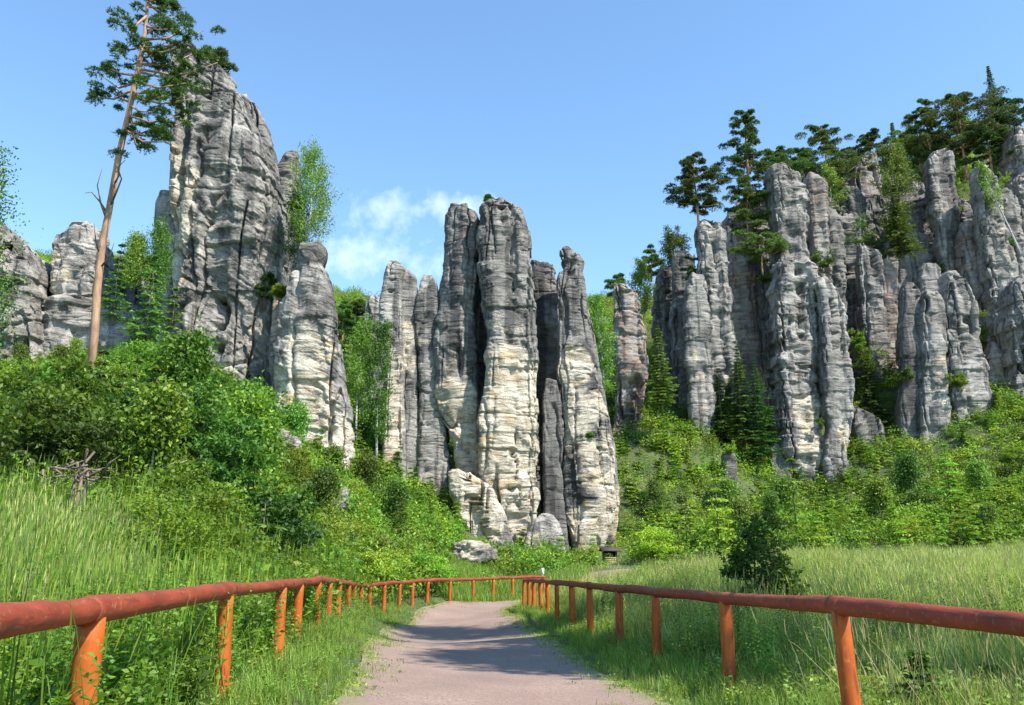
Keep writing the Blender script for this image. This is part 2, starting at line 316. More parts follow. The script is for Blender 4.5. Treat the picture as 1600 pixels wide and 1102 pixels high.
# ------------------------------------------------------------------ fences as measured (px, py of the rail, distance)
LF = [(-260, 1005, 2.1), (145, 953, 4.4), (355, 922, 7.6), (440, 914, 11.2), (468, 910, 13.4), (497, 906, 15.6), (515, 908, 18.2), (530, 910, 20.6), (545, 911.5, 23), (554, 913, 25), (565, 914, 27), (578, 914.5, 29), (601, 912.5, 30.4), (625, 911, 31.8), (645, 909, 33), (669, 907.5, 34.4), (704, 906.5, 35.8), (739, 905.5, 37.2), (771, 904.5, 38.6), (801, 903.5, 40), (850, 902, 42)]
RF = [(1990, 1020, 3.3), (1312, 946, 6.6), (1133, 935, 9.6), (1024, 926, 12.2), (967, 920.5, 14.6), (921, 915.5, 17.2), (893, 912.5, 19.8), (870, 910.5, 22.4), (855, 909.5, 25), (844, 908.5, 27.4), (834, 907.5, 29.6), (826, 907, 31.4), (819, 906.5, 33)]
LFw = np.array([P(*q) for q in LF]); RFw = np.array([P(*q) for q in RF])

# ------------------------------------------------------------------ terrain
CP = []                                             # control points of the ground
for q in LFw: CP.append((q[0], q[1], q[2] - .97))
for q in RFw: CP.append((q[0], q[1], q[2] - .97))
for q in [(0, -8, 0), (-3, -12, 0), (6, -14, 0), (-25, -10, 1), (25, -12, 0), (0, 4, 0), (0, 0, 0), (-40, -15, 3), (60, -15, 2), (-90, -20, 6), (110, -20, 6)]: CP.append(q)
for q in [(780, 1000, 16.8), (720, 960, 26), (750, 942, 37), (1000, 930, 24), (1250, 920, 24), (1500, 915, 24), (1700, 905, 26), (1050, 905, 32), (1300, 900, 34), (1550, 896, 34),
          (930, 893, 44), (1050, 882, 48), (1250, 868, 44), (1450, 862, 44), (1700, 850, 44), (953, 880, 50),
          (1200, 836, 60), (1050, 835, 62), (1400, 810, 60), (1600, 780, 60), (1250, 792, 90), (1100, 690, 92), (980, 690, 92), (1450, 732, 90), (1350, 738, 92), (1580, 640, 92), (1800, 620, 92),
          (1180, 650, 104), (1380, 610, 104), (1500, 580, 108), (1000, 600, 108), (1080, 590, 112), (1180, 600, 120), (1320, 560, 120), (1460, 540, 120), (1590, 500, 120), (1080, 560, 122),
          (1050, 480, 136), (1180, 400, 136), (1300, 330, 136), (1450, 280, 136), (1580, 250, 136), (1800, 240, 136), (970, 500, 125), (900, 520, 125), (760, 560, 120), (650, 560, 115), (560, 560, 110), (450, 560, 100),
          (60, 1000, 9), (200, 985, 11), (380, 945, 14), (-150, 1000, 9), (60, 830, 15), (200, 830, 16), (330, 850, 17), (-200, 830, 15), (200, 715, 24), (60, 705, 24), (-200, 690, 26), (350, 735, 26), (440, 790, 24), (490, 860, 24), (520, 885, 25),
          (145, 600, 32), (350, 635, 36), (0, 640, 38), (-200, 640, 38), (420, 690, 38), (500, 770, 38), (560, 850, 38), (620, 885, 36), (40, 600, 60), (150, 590, 60), (350, 590, 56), (530, 750, 52), (480, 722, 50), (-200, 600, 60), (-500, 560, 70),
          (700, 865, 50), (780, 896, 47), (640, 820, 56), (600, 760, 70), (700, 775, 76), (760, 842, 72), (840, 884, 69), (950, 880, 69), (870, 866, 78), (85, 500, 80), (250, 500, 85), (-200, 470, 90)]:
    CP.append(P(*q))
CP = np.array(CP)
def _k(r2): return np.where(r2 > 1e-9, r2 * np.log(r2 + 1e-12) * .5, 0)
_c = CP[:, :2] / 50.0
def _tps():
    n = len(CP); d2 = ((_c[:, None] - _c[None]) ** 2).sum(-1); A = np.zeros((n + 3, n + 3)); A[:n, :n] = _k(d2) + np.eye(n) * .002
    A[:n, n] = 1; A[:n, n + 1:] = _c; A[n, :n] = 1; A[n + 1:, :n] = _c.T
    b = np.zeros(n + 3); b[:n] = CP[:, 2]; return np.linalg.solve(A, b)
_w = _tps()
def ground(x, y):
    x = np.atleast_1d(np.asarray(x, dtype=np.float64)); y = np.atleast_1d(np.asarray(y, dtype=np.float64))
    q = np.stack([np.clip(x, -75, 95), np.clip(y, -18, 138)], 1) / 50; out = np.zeros(len(q))
    for s in range(0, len(q), 20000):
        e = q[s:s + 20000]; d2 = ((e[:, None] - _c[None]) ** 2).sum(-1); out[s:s + 20000] = _k(d2) @ _w[:-3] + _w[-3] + e @ _w[-2:]
    out -= sstep(138, 400, y) * 30                       # the far side falls away behind the rocks
    return out
def gz(x, y): return float(ground(x, y)[0])
gx = np.concatenate([[-900, -600, -400, -250, -160, -120], np.arange(-95, -20, 1.0), np.arange(-20, 25, .35), np.arange(25, 110, 1.0), [125, 150, 200, 300, 450, 700, 900]])
gy = np.concatenate([[-900, -500, -200, -80, -40, -25], np.arange(-18, 2, 1.0), np.arange(2, 50, .35), np.arange(50, 140, 1.0), [150, 170, 200, 260, 350, 500, 900]])
X, Y = np.meshgrid(gx, gy); Z = ground(X.ravel(), Y.ravel())
rough = fbm(np.stack([X.ravel() * .35, Y.ravel() * .35, 0 * Z], 1), 3, 5) * .35 * sstep(5.5, 10, np.abs(X.ravel() + .5) - np.maximum(0, Y.ravel() - 30) * .4) * sstep(4, 12, Y.ravel())
Z = Z + rough * (np.abs(X.ravel()) < 130)
nx = len(gx); ii = (np.arange(len(gy) - 1)[:, None] * nx + np.arange(nx - 1)[None]).ravel()
g = link('ground', mesh_np('ground', np.stack([X.ravel(), Y.ravel(), Z], 1), np.stack([ii, ii + 1, ii + nx + 1, ii + nx], 1), smooth=True), M['ground']); g['kind'] = 'structure'

# path: edges in the picture, laid on the ground
PE = [(1180, 470, 1180), (1102, 552, 1015), (1075, 565, 965), (1050, 575, 925), (1020, 583, 880), (1000, 590, 852), (985, 600, 835), (970, 612, 812), (958, 640, 795), (950, 660, 788), (944, 690, 790), (940, 712, 800)]
ey, exl, exr = [], [], []
for py, a, b in PE:
    D = -1.22 / (slope(py) + .01); ey.append(D); exl.append(P(a, py, D)[0]); exr.append(P(b, py, D)[0])
keep = [i for i, d in enumerate(ey) if d < 34.5]; ey = [ey[i] for i in keep]; exl = [exl[i] for i in keep]; exr = [exr[i] for i in keep]
for d, a, b in [(35.8, 712, 792), (37.2, 752, 822), (38.6, 787, 860), (40, 818, 900), (42, 868, 960), (45, 930, 1030)]: ey.append(d); exl.append(P(a, 551, d)[0] if False else (a - 800) / F / ray(800, 551).y * d); exr.append((b - 800) / F / ray(800, 551).y * d)
ey = [-12, 0] + ey; exl = [-1.6, -1.5] + exl; exr = [2.1, 2.0] + exr
yy = np.arange(-12, 44.5, .12); xl = np.interp(yy, ey, exl); xr = np.interp(yy, ey, exr)
ker = np.ones(9) / 9; xl = np.convolve(np.pad(xl, 4, 'edge'), ker, 'valid'); xr = np.convolve(np.pad(xr, 4, 'edge'), ker, 'valid')
xl0, xr0 = xl.copy(), xr.copy()
xl = xl - .15 + fbm(np.stack([yy * .5, 0 * yy + .3, 0 * yy + .6], 1), 3, 11) * .1; xr = xr + .15 + fbm(np.stack([yy * .5, 0 * yy + 5.4, 0 * yy + .2], 1), 3, 12) * .1
K = 30; tt = np.linspace(0, 1, K); PX = xl[:, None] + (xr - xl)[:, None] * tt[None]; PY = np.repeat(yy[:, None], K, 1)
PZ = ground(PX.ravel(), PY.ravel()) + .03 + .02 * np.sin(np.tile(tt, len(yy)) * PI)
ii = (np.arange(len(yy) - 1)[:, None] * K + np.arange(K - 1)[None]).ravel()
po = link('path', mesh_np('path', np.stack([PX.ravel(), PY.ravel(), PZ], 1), np.stack([ii, ii + 1, ii + K + 1, ii + K], 1), {'edge': ('POINT', np.tile(np.abs(tt * 2 - 1) ** 3, len(yy)))}, smooth=True), M['path']); po['kind'] = 'structure'
def on_path(x, y, m=0): return (x > np.interp(y, yy, xl0) - m) & (x < np.interp(y, yy, xr0) + m)

# ------------------------------------------------------------------ rock pillars
def pillar(name, label, prof, D, dr=.9, nexp=4.6, skew=0., dip=0., cream=(), ruddy=0, seed=0, rough=1.0, bury=3.5, bands=1.0, crack=1.0, cat='rock tower', group=None, cap=.13, dipx=0.0, ledgy=.6, pat=None):
    prof = sorted(prof); pz = np.array([P(800, q[0], D)[2] for q in prof])[::-1]
    lx = np.array([P(q[1], q[0], D)[0] for q in prof])[::-1]; rx = np.array([P(q[2], q[0], D)[0] for q in prof])[::-1]
    zb, zt = pz[0] - bury, pz[-1]; step = D / 1250.0 if D < 85 else D / 1000.0
    wm = float(np.mean(rx - lx)) / 2; w0 = (rx[-1] - lx[-1]) / 2; caph = max(.15, w0 * cap)
    nr = int((zt - zb) / step) + 2; zz = np.linspace(zb, zt, nr); ncap = max(5, int(w0 / step / 1.2))
    lxx = np.interp(zz, pz, lx) - .06; rxx = np.interp(zz, pz, rx) + .1
    k = max(1, int(.28 / step)); kk = np.hanning(2 * k + 3); kk /= kk.sum()
    lxx = np.convolve(np.pad(lxx, k + 1, 'edge'), kk, 'valid'); rxx = np.convolve(np.pad(rxx, k + 1, 'edge'), kk, 'valid')
    a = (np.arange(1, ncap + 1) / ncap) * PI / 2
    zz = np.concatenate([zz, zt + caph * np.sin(a)]); sc = np.concatenate([np.ones(nr), np.maximum(np.cos(a), .01)])
    wz = np.stack([zz[:nr] * .3, 0 * zz[:nr], 0 * zz[:nr] + seed], 1); ir = .5 if D < 85 else 1.0
    sh = noise(wz, 1) * .2 * wm * ir; wd = 1 + .13 * ir * noise(wz * 1.3, 2) + .05 * ir * np.sign(noise(wz * 2.1, 3)); mid_ = (lxx + rxx) / 2 + sh; hf = (rxx - lxx) / 2 * wd; lxx = mid_ - hf; rxx = mid_ + hf
    cx = np.concatenate([(lxx + rxx) / 2, np.full(ncap, (lxx[-1] + rxx[-1]) / 2)]); hw = np.concatenate([(rxx - lxx) / 2, np.full(ncap, (rxx[-1] - lxx[-1]) / 2)])
    hd = dr * (hw ** .5) * (wm ** .5) * sc; hw = hw * sc
    hd = np.maximum(hd, .02)
    nf = int(max(24, 3.0 * wm / step)); nb = max(14, nf // 3)
    th = np.concatenate([np.linspace(PI, 2 * PI, nf, endpoint=False), np.linspace(0, PI, nb, endpoint=False)]); na = len(th)
    c, s = np.cos(th), np.sin(th); e = 2.0 / nexp
    ux = np.sign(c) * np.abs(c) ** e; uy = np.sign(s) * np.abs(s) ** e
    Xp = cx[:, None] + hw[:, None] * ux[None]; Yp = D + hd[:, None] * uy[None]; Yp = Yp + skew * (Xp - cx[:, None]); Zp = np.repeat(zz[:, None], na, 1)
    nxy = np.stack([np.repeat((ux / 1)[None], len(zz), 0) - skew * uy[None] * .8, np.repeat(uy[None], len(zz), 0)], -1); nxy /= np.linalg.norm(nxy, axis=-1)[..., None] + 1e-6
    p = np.stack([Xp.ravel(), Yp.ravel(), Zp.ravel()], 1); n = nxy.reshape(-1, 2); fade = np.repeat((sc ** .5)[:, None], na, 1).ravel()
    amp = min(1.0, (wm / 2.2) ** .7) * rough
    big = fbm(p * np.array([.26, .26, .12]), 2, seed) * .5 * amp
    flute = fbm(p * np.array([.7, .7, .045]), 3, seed + 5, .55) * .3 * amp
    # bedding
    xr_ = (p[:, 0] - np.mean(cx))
    bed = p[:, 2] + dip * xr_ + dipx * (p[:, 1] - D) + noise(p * .13, seed + 9) * 1.1 + .14 * noise(p * .7, seed + 8)
    def cells(q, sd, jag=0):
        i = np.floor(q); f = q - i; return i, np.minimum(f, 1 - f)
    dx = p[:, 0] * .92 + p[:, 1] * .3 + noise(p * np.array([.22, .22, .1]), seed + 31) * 1.2 + .12 * noise(p * 1.3, seed + 35); dy = p[:, 1] * .92 - p[:, 0] * .3 + noise(p * .15, seed + 33) * .6
    front = np.abs(n[:, 1])
    # blocks bounded by beds and joints, each set back or forward a little
    hb, hj = 2.6, 2.1
    i1, f1 = cells(bed / hb + hash1(np.floor(dx / hj), seed + 2) * .8 * (noise(p * .11, seed + 3) > .1), seed); i2, f2 = cells(dx / hj, seed); i3, f3 = cells(dy / hj, seed)
    blk = hash1(i1 * 17 + i2 * 5 + i3 * 3, seed + 4) - .5; colm = hash1(i2 * 7 + i3 * 11, seed + 6) - .5
    g1 = sstep(-.05, .25, noise(p * np.array([.25, .25, .2]), seed + 21)); g2 = sstep(-.12, .2, noise(p * np.array([.22, .22, .09]), seed + 34)); g3 = sstep(.0, .3, noise(p * .32, seed + 22)); g4 = sstep(-.1, .25, noise(p * np.array([.5, .5, 1.1]), seed + 24))
    blocks = blk * .26 * g1 + colm * .45 * g2
    nb1 = np.exp(-(f1 * hb / .1) ** 2) * .75 * g1 * g4; nb2 = np.exp(-(f2 * hj / .1) ** 2) * 1.1 * g2 * front; nb3 = np.exp(-(f3 * hj / .1) ** 2) * .5 * g2 * (1 - front)
    i4, f4 = cells(bed / .62 + hash1(i1, 5), seed); i5, f5 = cells(bed / .27, seed)
    thin = ((hash1(i4 + i2 * 9, seed + 12) - .5) * .2 - np.exp(-(f4 * .62 / .06) ** 2) * .34 * g4) * (.3 + .7 * g3) - np.exp(-(f5 * .27 / .045) ** 2) * .16 * g3 * sstep(.0, .3, noise(p * np.array([.8, .8, .5]), seed + 25))
    fine = fbm(p * 1.6, 4, seed + 50, .6) * .1 * amp
    hol = -sstep(.3, .5, noise(p * np.array([.33, .33, .45]), seed + 60)) * .35 * amp
    wp = p + .35 * np.stack([noise(p * .8, seed + 101), noise(p * .8, seed + 102), noise(p * .8, seed + 103)], 1)
    fz = wp[:, 2] + dip * xr_
    fq = np.stack([wp[:, 0], wp[:, 1], fz], 1)
    fac = (facets(fq / np.array([1.5, 1.5, 3.4]), seed + 1) * .36 + facets(fq / np.array([.7, .7, 1.0]), seed + 2) * .13 * (.3 + .7 * g3)) * amp
    def line(f, wdt): return np.exp(-(f / wdt) ** 2)
    v1 = noise(p * np.array([.48, .48, .03]) + .2 * noise(p * .5, seed + 90)[:, None] * np.array([1, 0, 0]), seed + 91); v2 = noise(p * np.array([.8, .8, .07]), seed + 92)
    gv = sstep(-.25, .1, noise(p * np.array([.2, .2, .08]), seed + 93)); gv2 = sstep(.05, .3, noise(p * np.array([.3, .3, .15]), seed + 94))
    vert = -line(v1, .035) * 1.7 * gv - line(v2, .045) * .8 * gv2 + sstep(-.04, .04, v1) * .45
    l1 = noise(p * np.array([.12, .12, .3]) + np.array([0, 0, .05 * seed]), seed + 95); gl = sstep(-.1, .2, noise(p * np.array([.2, .2, .2]), seed + 96))
    ledge = (-line(l1, .04) * .6 * gl + sstep(-.05, .03, l1) * .3) * ledgy
    d = big * .8 + flute * .6 + fac + crack * amp * (blocks * .7 - nb1 * .32 - nb2 * .5 - nb3 * .5 + vert + ledge) + bands * (.35 + .65 * amp) * .27 * thin + fine + hol; d = (d - np.percentile(d, 50)) * fade + .05
    p[:, 0] += n[:, 0] * d * .42; p[:, 1] += n[:, 1] * d
    p[:, 2] += (fbm(p * .8, 2, seed + 70) * .25 * amp + (big) * .3) * np.repeat(np.concatenate([np.zeros(max(0, nr - int(3 / step))), np.linspace(0, 1, min(nr, int(3 / step))), np.ones(ncap)])[:, None], na, 1).ravel()
    # colour fields: fresh cream stone where the photograph shows it
    cr = np.zeros(len(p))
    for (px, py, rxp, ryp, v) in cream:
        ctr = P(px, py, D); e1 = P(px + rxp, py, D)[0] - ctr[0]; e2 = ctr[2] - P(px, py + ryp, D)[2]
        q = ((p[:, 0] - ctr[0]) / e1) ** 2 + ((p[:, 2] - ctr[2]) / e2) ** 2; cr = np.maximum(cr, .7 * v * (1 - sstep(.5, 1.5, q)))
    tl = (hash1(np.array([seed * 3]), 77)[0] - .5) * .9; tw = sstep(zt - 1.6 * w0 - .5, zt, p[:, 2]); p[:, 2] += tl * (p[:, 0] - cx[-1]) * tw * .8 + tw * .35 * amp * fbm(p * 1.1, 2, seed + 81)
    base = np.array([np.mean(cx), D, pz[0]]); nrw = len(zz)
    i = np.arange(nrw - 1)[:, None] * na; j = np.arange(na)[None]; kx = (j + 1) % na
    me = mesh_np(name, p - base, np.stack([i + j, i + kx, i + na + kx, i + na + j], -1).reshape(-1, 4), {'cream': ('POINT', cr), 'ruddy': ('POINT', np.full(len(p), ruddy)), 'patina_shade': ('POINT', np.full(len(p), pat if pat is not None else (.22 if D > 89 else .1))), 'bed': ('POINT', bed)}, smooth=True)
    o = link(name, me, M['rock'], None, tuple(base)); tag(o, label, cat, group); return o

ROCKS = []
def rk(label, prof, D, **k): ROCKS.append((label, prof, D, k))
# left group
rk('low grey dome-topped rock cut by the left edge of the picture', [(372, -20, 30), (395, -40, 52), (430, -50, 67), (470, -50, 75), (482, -50, 70), (500, -55, 74), (560, -60, 78), (610, -80, 85)], 60, dip=.25, seed=1, rough=1.1)
rk('smooth round-headed pale rock left of the leaning pine', [(362, 120, 150), (372, 108, 160), (400, 99, 170), (430, 96, 172), (465, 94, 178), (475, 98, 175), (482, 84, 220), (520, 78, 235), (600, 74, 240)], 62, seed=2, rough=.8, cream=[(105, 440, 30, 40, .6)])
rk('dark rounded rock half hidden by firs beside the tall left tower', [(408, 188, 208), (420, 182, 220), (470, 180, 230), (560, 180, 250)], 66, seed=3)
rk('tallest left rock tower with slanting beds and a bulging face', [(98, 302, 335), (108, 289, 350), (130, 285, 361), (155, 284, 368), (185, 289, 390), (230, 291, 408), (300, 294, 428), (350, 295, 436), (420, 295, 438), (480, 294, 430), (560, 292, 425), (620, 290, 420)], 56, dip=.7, seed=4, rough=1.1, dr=1.0, skew=.15, cream=[(305, 350, 30, 80, 1.1), (300, 300, 15, 50, .8), (320, 420, 30, 60, .5), (400, 560, 60, 40, .5)])
rk('right shoulder rock behind the tallest left tower', [(150, 366, 385), (165, 361, 399), (200, 362, 417), (240, 372, 428), (300, 384, 436), (400, 385, 441), (520, 380, 440), (600, 380, 440)], 60, dip=.5, seed=5, rough=1.1)
rk('flat upright slab against the left side of the tallest tower', [(196, 276, 290), (230, 272, 292), (300, 270, 291), (400, 273, 290), (480, 278, 291), (570, 280, 292)], 54.6, seed=6, rough=.6, nexp=4.5, dr=1.3, cream=[(282, 440, 14, 60, .7)])
rk('short pale column on the far left flank of the tallest tower', [(303, 254, 268), (318, 248, 271), (350, 246, 272), (450, 246, 274), (520, 255, 284), (580, 258, 290)], 56.5, seed=7, rough=.7, nexp=4, cream=[(258, 400, 20, 70, .8)])
rk('stack of small rounded blocks right of the tallest left tower', [(246, 450, 464), (256, 446, 468), (275, 436, 469), (300, 430, 468), (350, 438, 468), (400, 446, 474), (490, 440, 478)], 61, seed=8, bands=1.8, rough=1.2)
rk('slanting low tower with cream foot standing right of the left group', [(388, 476, 500), (396, 469, 507), (412, 470, 506), (420, 472, 498), (432, 462, 506), (450, 457, 511), (480, 450, 517), (520, 440, 525), (580, 437, 534), (640, 437, 541), (690, 442, 545), (730, 470, 545), (770, 505, 542)], 52, dip=.55, seed=9, rough=1.1, cream=[(475, 640, 60, 70, 1.3), (500, 700, 55, 65, 1.4), (490, 560, 40, 50, .8)])
rk('thin brown column left of the slanting low tower', [(466, 430, 452), (480, 427, 455), (540, 425, 452), (620, 428, 450)], 54, seed=10, rough=.6, cream=[(440, 520, 20, 60, .5)], ruddy=.5)
rk('small square block on the ledge of the slanting tower', [(418, 458, 467), (430, 457, 468), (460, 456, 470)], 53.5, seed=11, rough=.5, bury=1, cream=[(462, 440, 10, 30, .8)])
# central group
rk('small distant rock head among trees left of the central group', [(472, 586, 606), (485, 574, 620), (520, 570, 624), (600, 570, 630)], 88, seed=12)
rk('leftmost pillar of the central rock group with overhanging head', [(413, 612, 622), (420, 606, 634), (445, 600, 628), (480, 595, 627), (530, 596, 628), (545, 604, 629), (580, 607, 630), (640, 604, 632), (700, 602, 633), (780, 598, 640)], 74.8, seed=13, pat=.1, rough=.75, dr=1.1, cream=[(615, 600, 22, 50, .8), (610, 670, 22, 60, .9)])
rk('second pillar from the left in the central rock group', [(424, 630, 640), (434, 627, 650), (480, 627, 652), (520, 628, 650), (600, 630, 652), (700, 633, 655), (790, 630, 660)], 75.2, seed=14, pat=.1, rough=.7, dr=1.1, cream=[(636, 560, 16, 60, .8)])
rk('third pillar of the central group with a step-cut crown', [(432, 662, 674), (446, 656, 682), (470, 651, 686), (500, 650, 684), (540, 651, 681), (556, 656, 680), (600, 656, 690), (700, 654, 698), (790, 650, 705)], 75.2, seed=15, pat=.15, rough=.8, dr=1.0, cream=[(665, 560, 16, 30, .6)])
rk('great central tower, left half beside the black fissure', [(333, 702, 742), (342, 699, 747), (400, 697, 747), (440, 695, 746), (468, 690, 743), (500, 683, 741), (560, 679, 741), (610, 680, 745), (640, 684, 748), (665, 695, 748), (700, 712, 747), (730, 714, 755), (800, 735, 790), (840, 750, 800)], 75, seed=16, rough=.72, dr=1.0, skew=-.12, cream=[(715, 655, 40, 65, 1.3), (735, 720, 45, 60, 1.3), (710, 580, 30, 40, .4), (770, 800, 50, 60, 1.3)])
rk('small knob of rock balanced on the left half of the central tower', [(321, 721, 729), (328, 719, 731), (335, 718, 732)], 75, seed=17, rough=.4, bury=.5, cat='rock knob')
rk('great central tower, right half and highest of the middle group', [(320, 770, 784), (326, 760, 798), (336, 752, 812), (352, 749, 819), (380, 749, 824), (430, 751, 829), (480, 756, 832), (540, 762, 836), (580, 763, 838), (600, 757, 836), (640, 752, 836), (700, 744, 837), (740, 746, 836), (780, 760, 839), (830, 780, 834), (852, 804, 828)], 73.5, seed=18, rough=.72, dr=1.0, skew=.1, cream=[(792, 620, 55, 75, 1.3), (800, 720, 55, 60, 1.1), (800, 800, 50, 60, 1.45), (790, 530, 40, 35, .35)])
rk('cream buttress at the foot of the great central tower', [(738, 705, 735), (752, 700, 760), (780, 708, 775), (820, 725, 790), (850, 740, 800)], 71.5, seed=19, rough=.9, dr=.7, cream=[(740, 790, 60, 70, 1.3)], cat='rock buttress')
rk('dark recessed pillar between the central tower and its right neighbour', [(414, 832, 860), (424, 829, 866), (480, 832, 868), (600, 838, 872), (700, 843, 873), (800, 846, 880), (860, 850, 890)], 78.6, seed=20, rough=.8, dr=.5)
rk('dark rock filling the back of the fissure in the great central tower', [(350, 735, 775), (420, 725, 790), (560, 720, 800), (700, 725, 810), (840, 740, 820)], 77.6, seed=66, rough=.7, dr=.35)
rk('dark rear wall deep in the cleft right of the great central tower', [(440, 850, 890), (560, 835, 895), (700, 832, 900), (850, 832, 905)], 83, seed=67, rough=.7, dr=.4)
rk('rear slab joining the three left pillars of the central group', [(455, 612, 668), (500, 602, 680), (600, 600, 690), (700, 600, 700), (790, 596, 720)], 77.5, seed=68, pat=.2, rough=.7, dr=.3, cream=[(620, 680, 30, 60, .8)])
rk('narrow grey rib beside the dark recessed pillar', [(596, 854, 868), (620, 850, 874), (700, 849, 877), (800, 851, 880), (860, 856, 888)], 74.0, seed=21, rough=.5, dr=.8)
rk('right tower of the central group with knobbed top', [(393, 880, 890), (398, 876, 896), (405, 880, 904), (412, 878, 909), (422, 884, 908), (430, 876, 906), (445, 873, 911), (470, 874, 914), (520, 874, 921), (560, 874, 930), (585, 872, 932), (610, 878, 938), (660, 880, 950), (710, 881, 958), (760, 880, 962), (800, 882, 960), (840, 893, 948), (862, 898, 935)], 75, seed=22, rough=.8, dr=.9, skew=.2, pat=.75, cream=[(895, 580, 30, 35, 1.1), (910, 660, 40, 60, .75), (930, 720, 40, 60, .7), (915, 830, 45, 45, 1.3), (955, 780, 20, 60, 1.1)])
rk('thin rib on the right flank of the right central tower', [(480, 908, 917), (520, 910, 925), (600, 920, 940), (700, 930, 958), (780, 935, 966), (840, 938, 960)], 76.5, seed=23, rough=.6, cream=[(955, 790, 20, 50, .8)])
rk('grey boulder wedged at the foot of the central cleft', [(806, 846, 862), (814, 834, 870), (835, 824, 875), (858, 822, 878)], 70.5, seed=24, rough=.7, bury=1.5, cat='boulder', cream=[(850, 850, 30, 20, .6)])
# right group
rk('lone reddish rock tower between the central group and right cliffs', [(450, 962, 975), (458, 960, 991), (480, 960, 997), (520, 963, 1006), (580, 963, 1008), (640, 960, 1002), (690, 956, 990)], 94, seed=30, ruddy=.5, rough=1.1, cream=[(975, 600, 20, 40, .4)])
rk('dark broad rock at the left end of the right cliffs', [(420, 1030, 1048), (432, 1024, 1058), (500, 1021, 1066), (560, 1028, 1074), (640, 1045, 1088), (700, 1060, 1100)], 108, seed=31)
rk('slim dark rock head beneath the birch on the right cliffs', [(396, 1060, 1074), (406, 1053, 1082), (460, 1055, 1086), (520, 1060, 1092), (600, 1065, 1095)], 103, seed=32)
rk('layered pillar with the single pine standing on its top', [(354, 1096, 1122), (362, 1087, 1129), (380, 1087, 1132), (420, 1094, 1131), (470, 1092, 1137), (530, 1086, 1144), (565, 1082, 1149), (585, 1082, 1140), (640, 1082, 1122), (690, 1086, 1108)], 96, seed=33, bands=1.5, rough=1.0, skew=.15, cream=[(1140, 600, 12, 20, .9)])
rk('pale smooth buttress in front left of the layered pillar', [(432, 1080, 1096), (445, 1072, 1104), (500, 1068, 1106), (560, 1070, 1108), (620, 1076, 1112), (690, 1084, 1108)], 94.5, seed=34, rough=.6, cream=[(1090, 600, 18, 60, .35)])
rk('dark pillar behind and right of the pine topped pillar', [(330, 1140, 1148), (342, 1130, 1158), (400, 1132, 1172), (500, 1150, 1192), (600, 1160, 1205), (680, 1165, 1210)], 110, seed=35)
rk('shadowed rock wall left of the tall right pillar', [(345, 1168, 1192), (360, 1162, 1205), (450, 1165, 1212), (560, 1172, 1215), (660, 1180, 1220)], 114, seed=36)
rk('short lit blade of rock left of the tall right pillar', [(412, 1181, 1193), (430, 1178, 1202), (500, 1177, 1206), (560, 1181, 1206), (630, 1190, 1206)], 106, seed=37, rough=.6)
rk('upper column of the tall right pillar, finely banded', [(264, 1208, 1232), (272, 1201, 1248), (300, 1201, 1256), (340, 1204, 1254), (380, 1205, 1254), (430, 1205, 1262), (520, 1205, 1268)], 101, seed=38, bands=1.7, skew=.2, rough=1.0)
rk('banded column right of the upper tall pillar', [(276, 1262, 1274), (284, 1258, 1284), (330, 1262, 1288), (400, 1268, 1294), (470, 1270, 1296), (560, 1270, 1300)], 104, seed=39, bands=1.6, ruddy=.3)
rk('tall lit lower pillar in the front row of the right cliffs', [(412, 1222, 1256), (424, 1210, 1270), (470, 1206, 1276), (540, 1206, 1279), (600, 1211, 1275), (650, 1212, 1279), (700, 1216, 1281), (735, 1228, 1283), (765, 1242, 1262)], 95, seed=40, skew=.2, rough=.95, cream=[(1255, 650, 30, 30, .8), (1260, 700, 30, 35, .8)])
rk('tall lit pillar split from its left neighbour by a black crack', [(441, 1279, 1293), (450, 1275, 1301), (470, 1277, 1310), (520, 1279, 1320), (600, 1281, 1327), (650, 1284, 1328), (670, 1290, 1326), (690, 1286, 1322), (735, 1284, 1322)], 93.5, seed=41, skew=.15, rough=.8, cream=[(1315, 680, 12, 30, .9)])
rk('dark capped pillar right of the banded column', [(338, 1304, 1332), (348, 1294, 1344), (400, 1294, 1346), (500, 1300, 1348), (620, 1310, 1352)], 112, seed=42, bands=1.4)
rk('lit pillar with a hollow under its cracked waist', [(385, 1342, 1352), (398, 1339, 1372), (440, 1340, 1377), (490, 1343, 1380), (530, 1348, 1384), (570, 1358, 1384), (640, 1360, 1385)], 107, seed=43, rough=.9)
rk('upper banded tower among the birches on the right cliffs', [(243, 1346, 1360), (252, 1332, 1368), (300, 1328, 1371), (400, 1330, 1376), (500, 1330, 1380)], 121, seed=44, bands=1.7, ruddy=.3)
rk('slim column below the big birch, left of two more', [(388, 1386, 1396), (400, 1382, 1399), (470, 1382, 1402), (560, 1385, 1410), (640, 1385, 1412)], 113, seed=45, rough=.6, cream=[(1390, 450, 10, 40, .5)])
rk('slim column below the big birch, middle of three', [(392, 1404, 1415), (404, 1401, 1419), (480, 1401, 1422), (600, 1402, 1426)], 114.5, seed=46, rough=.6)
rk('slim column below the big birch, right of three', [(366, 1424, 1440), (380, 1420, 1446), (460, 1420, 1450), (560, 1420, 1452)], 116, seed=47, rough=.7)
rk('front row pillar in blue shade with pointed head', [(446, 1413, 1422), (456, 1407, 1432), (500, 1405, 1438), (560, 1405, 1441), (620, 1406, 1440), (720, 1408, 1434)], 95.5, seed=48, rough=.6)
rk('round boulder-like head behind the front right pillars', [(416, 1441, 1458), (425, 1434, 1466), (460, 1434, 1468), (520, 1436, 1470), (600, 1436, 1470)], 99.5, seed=49, rough=.7)
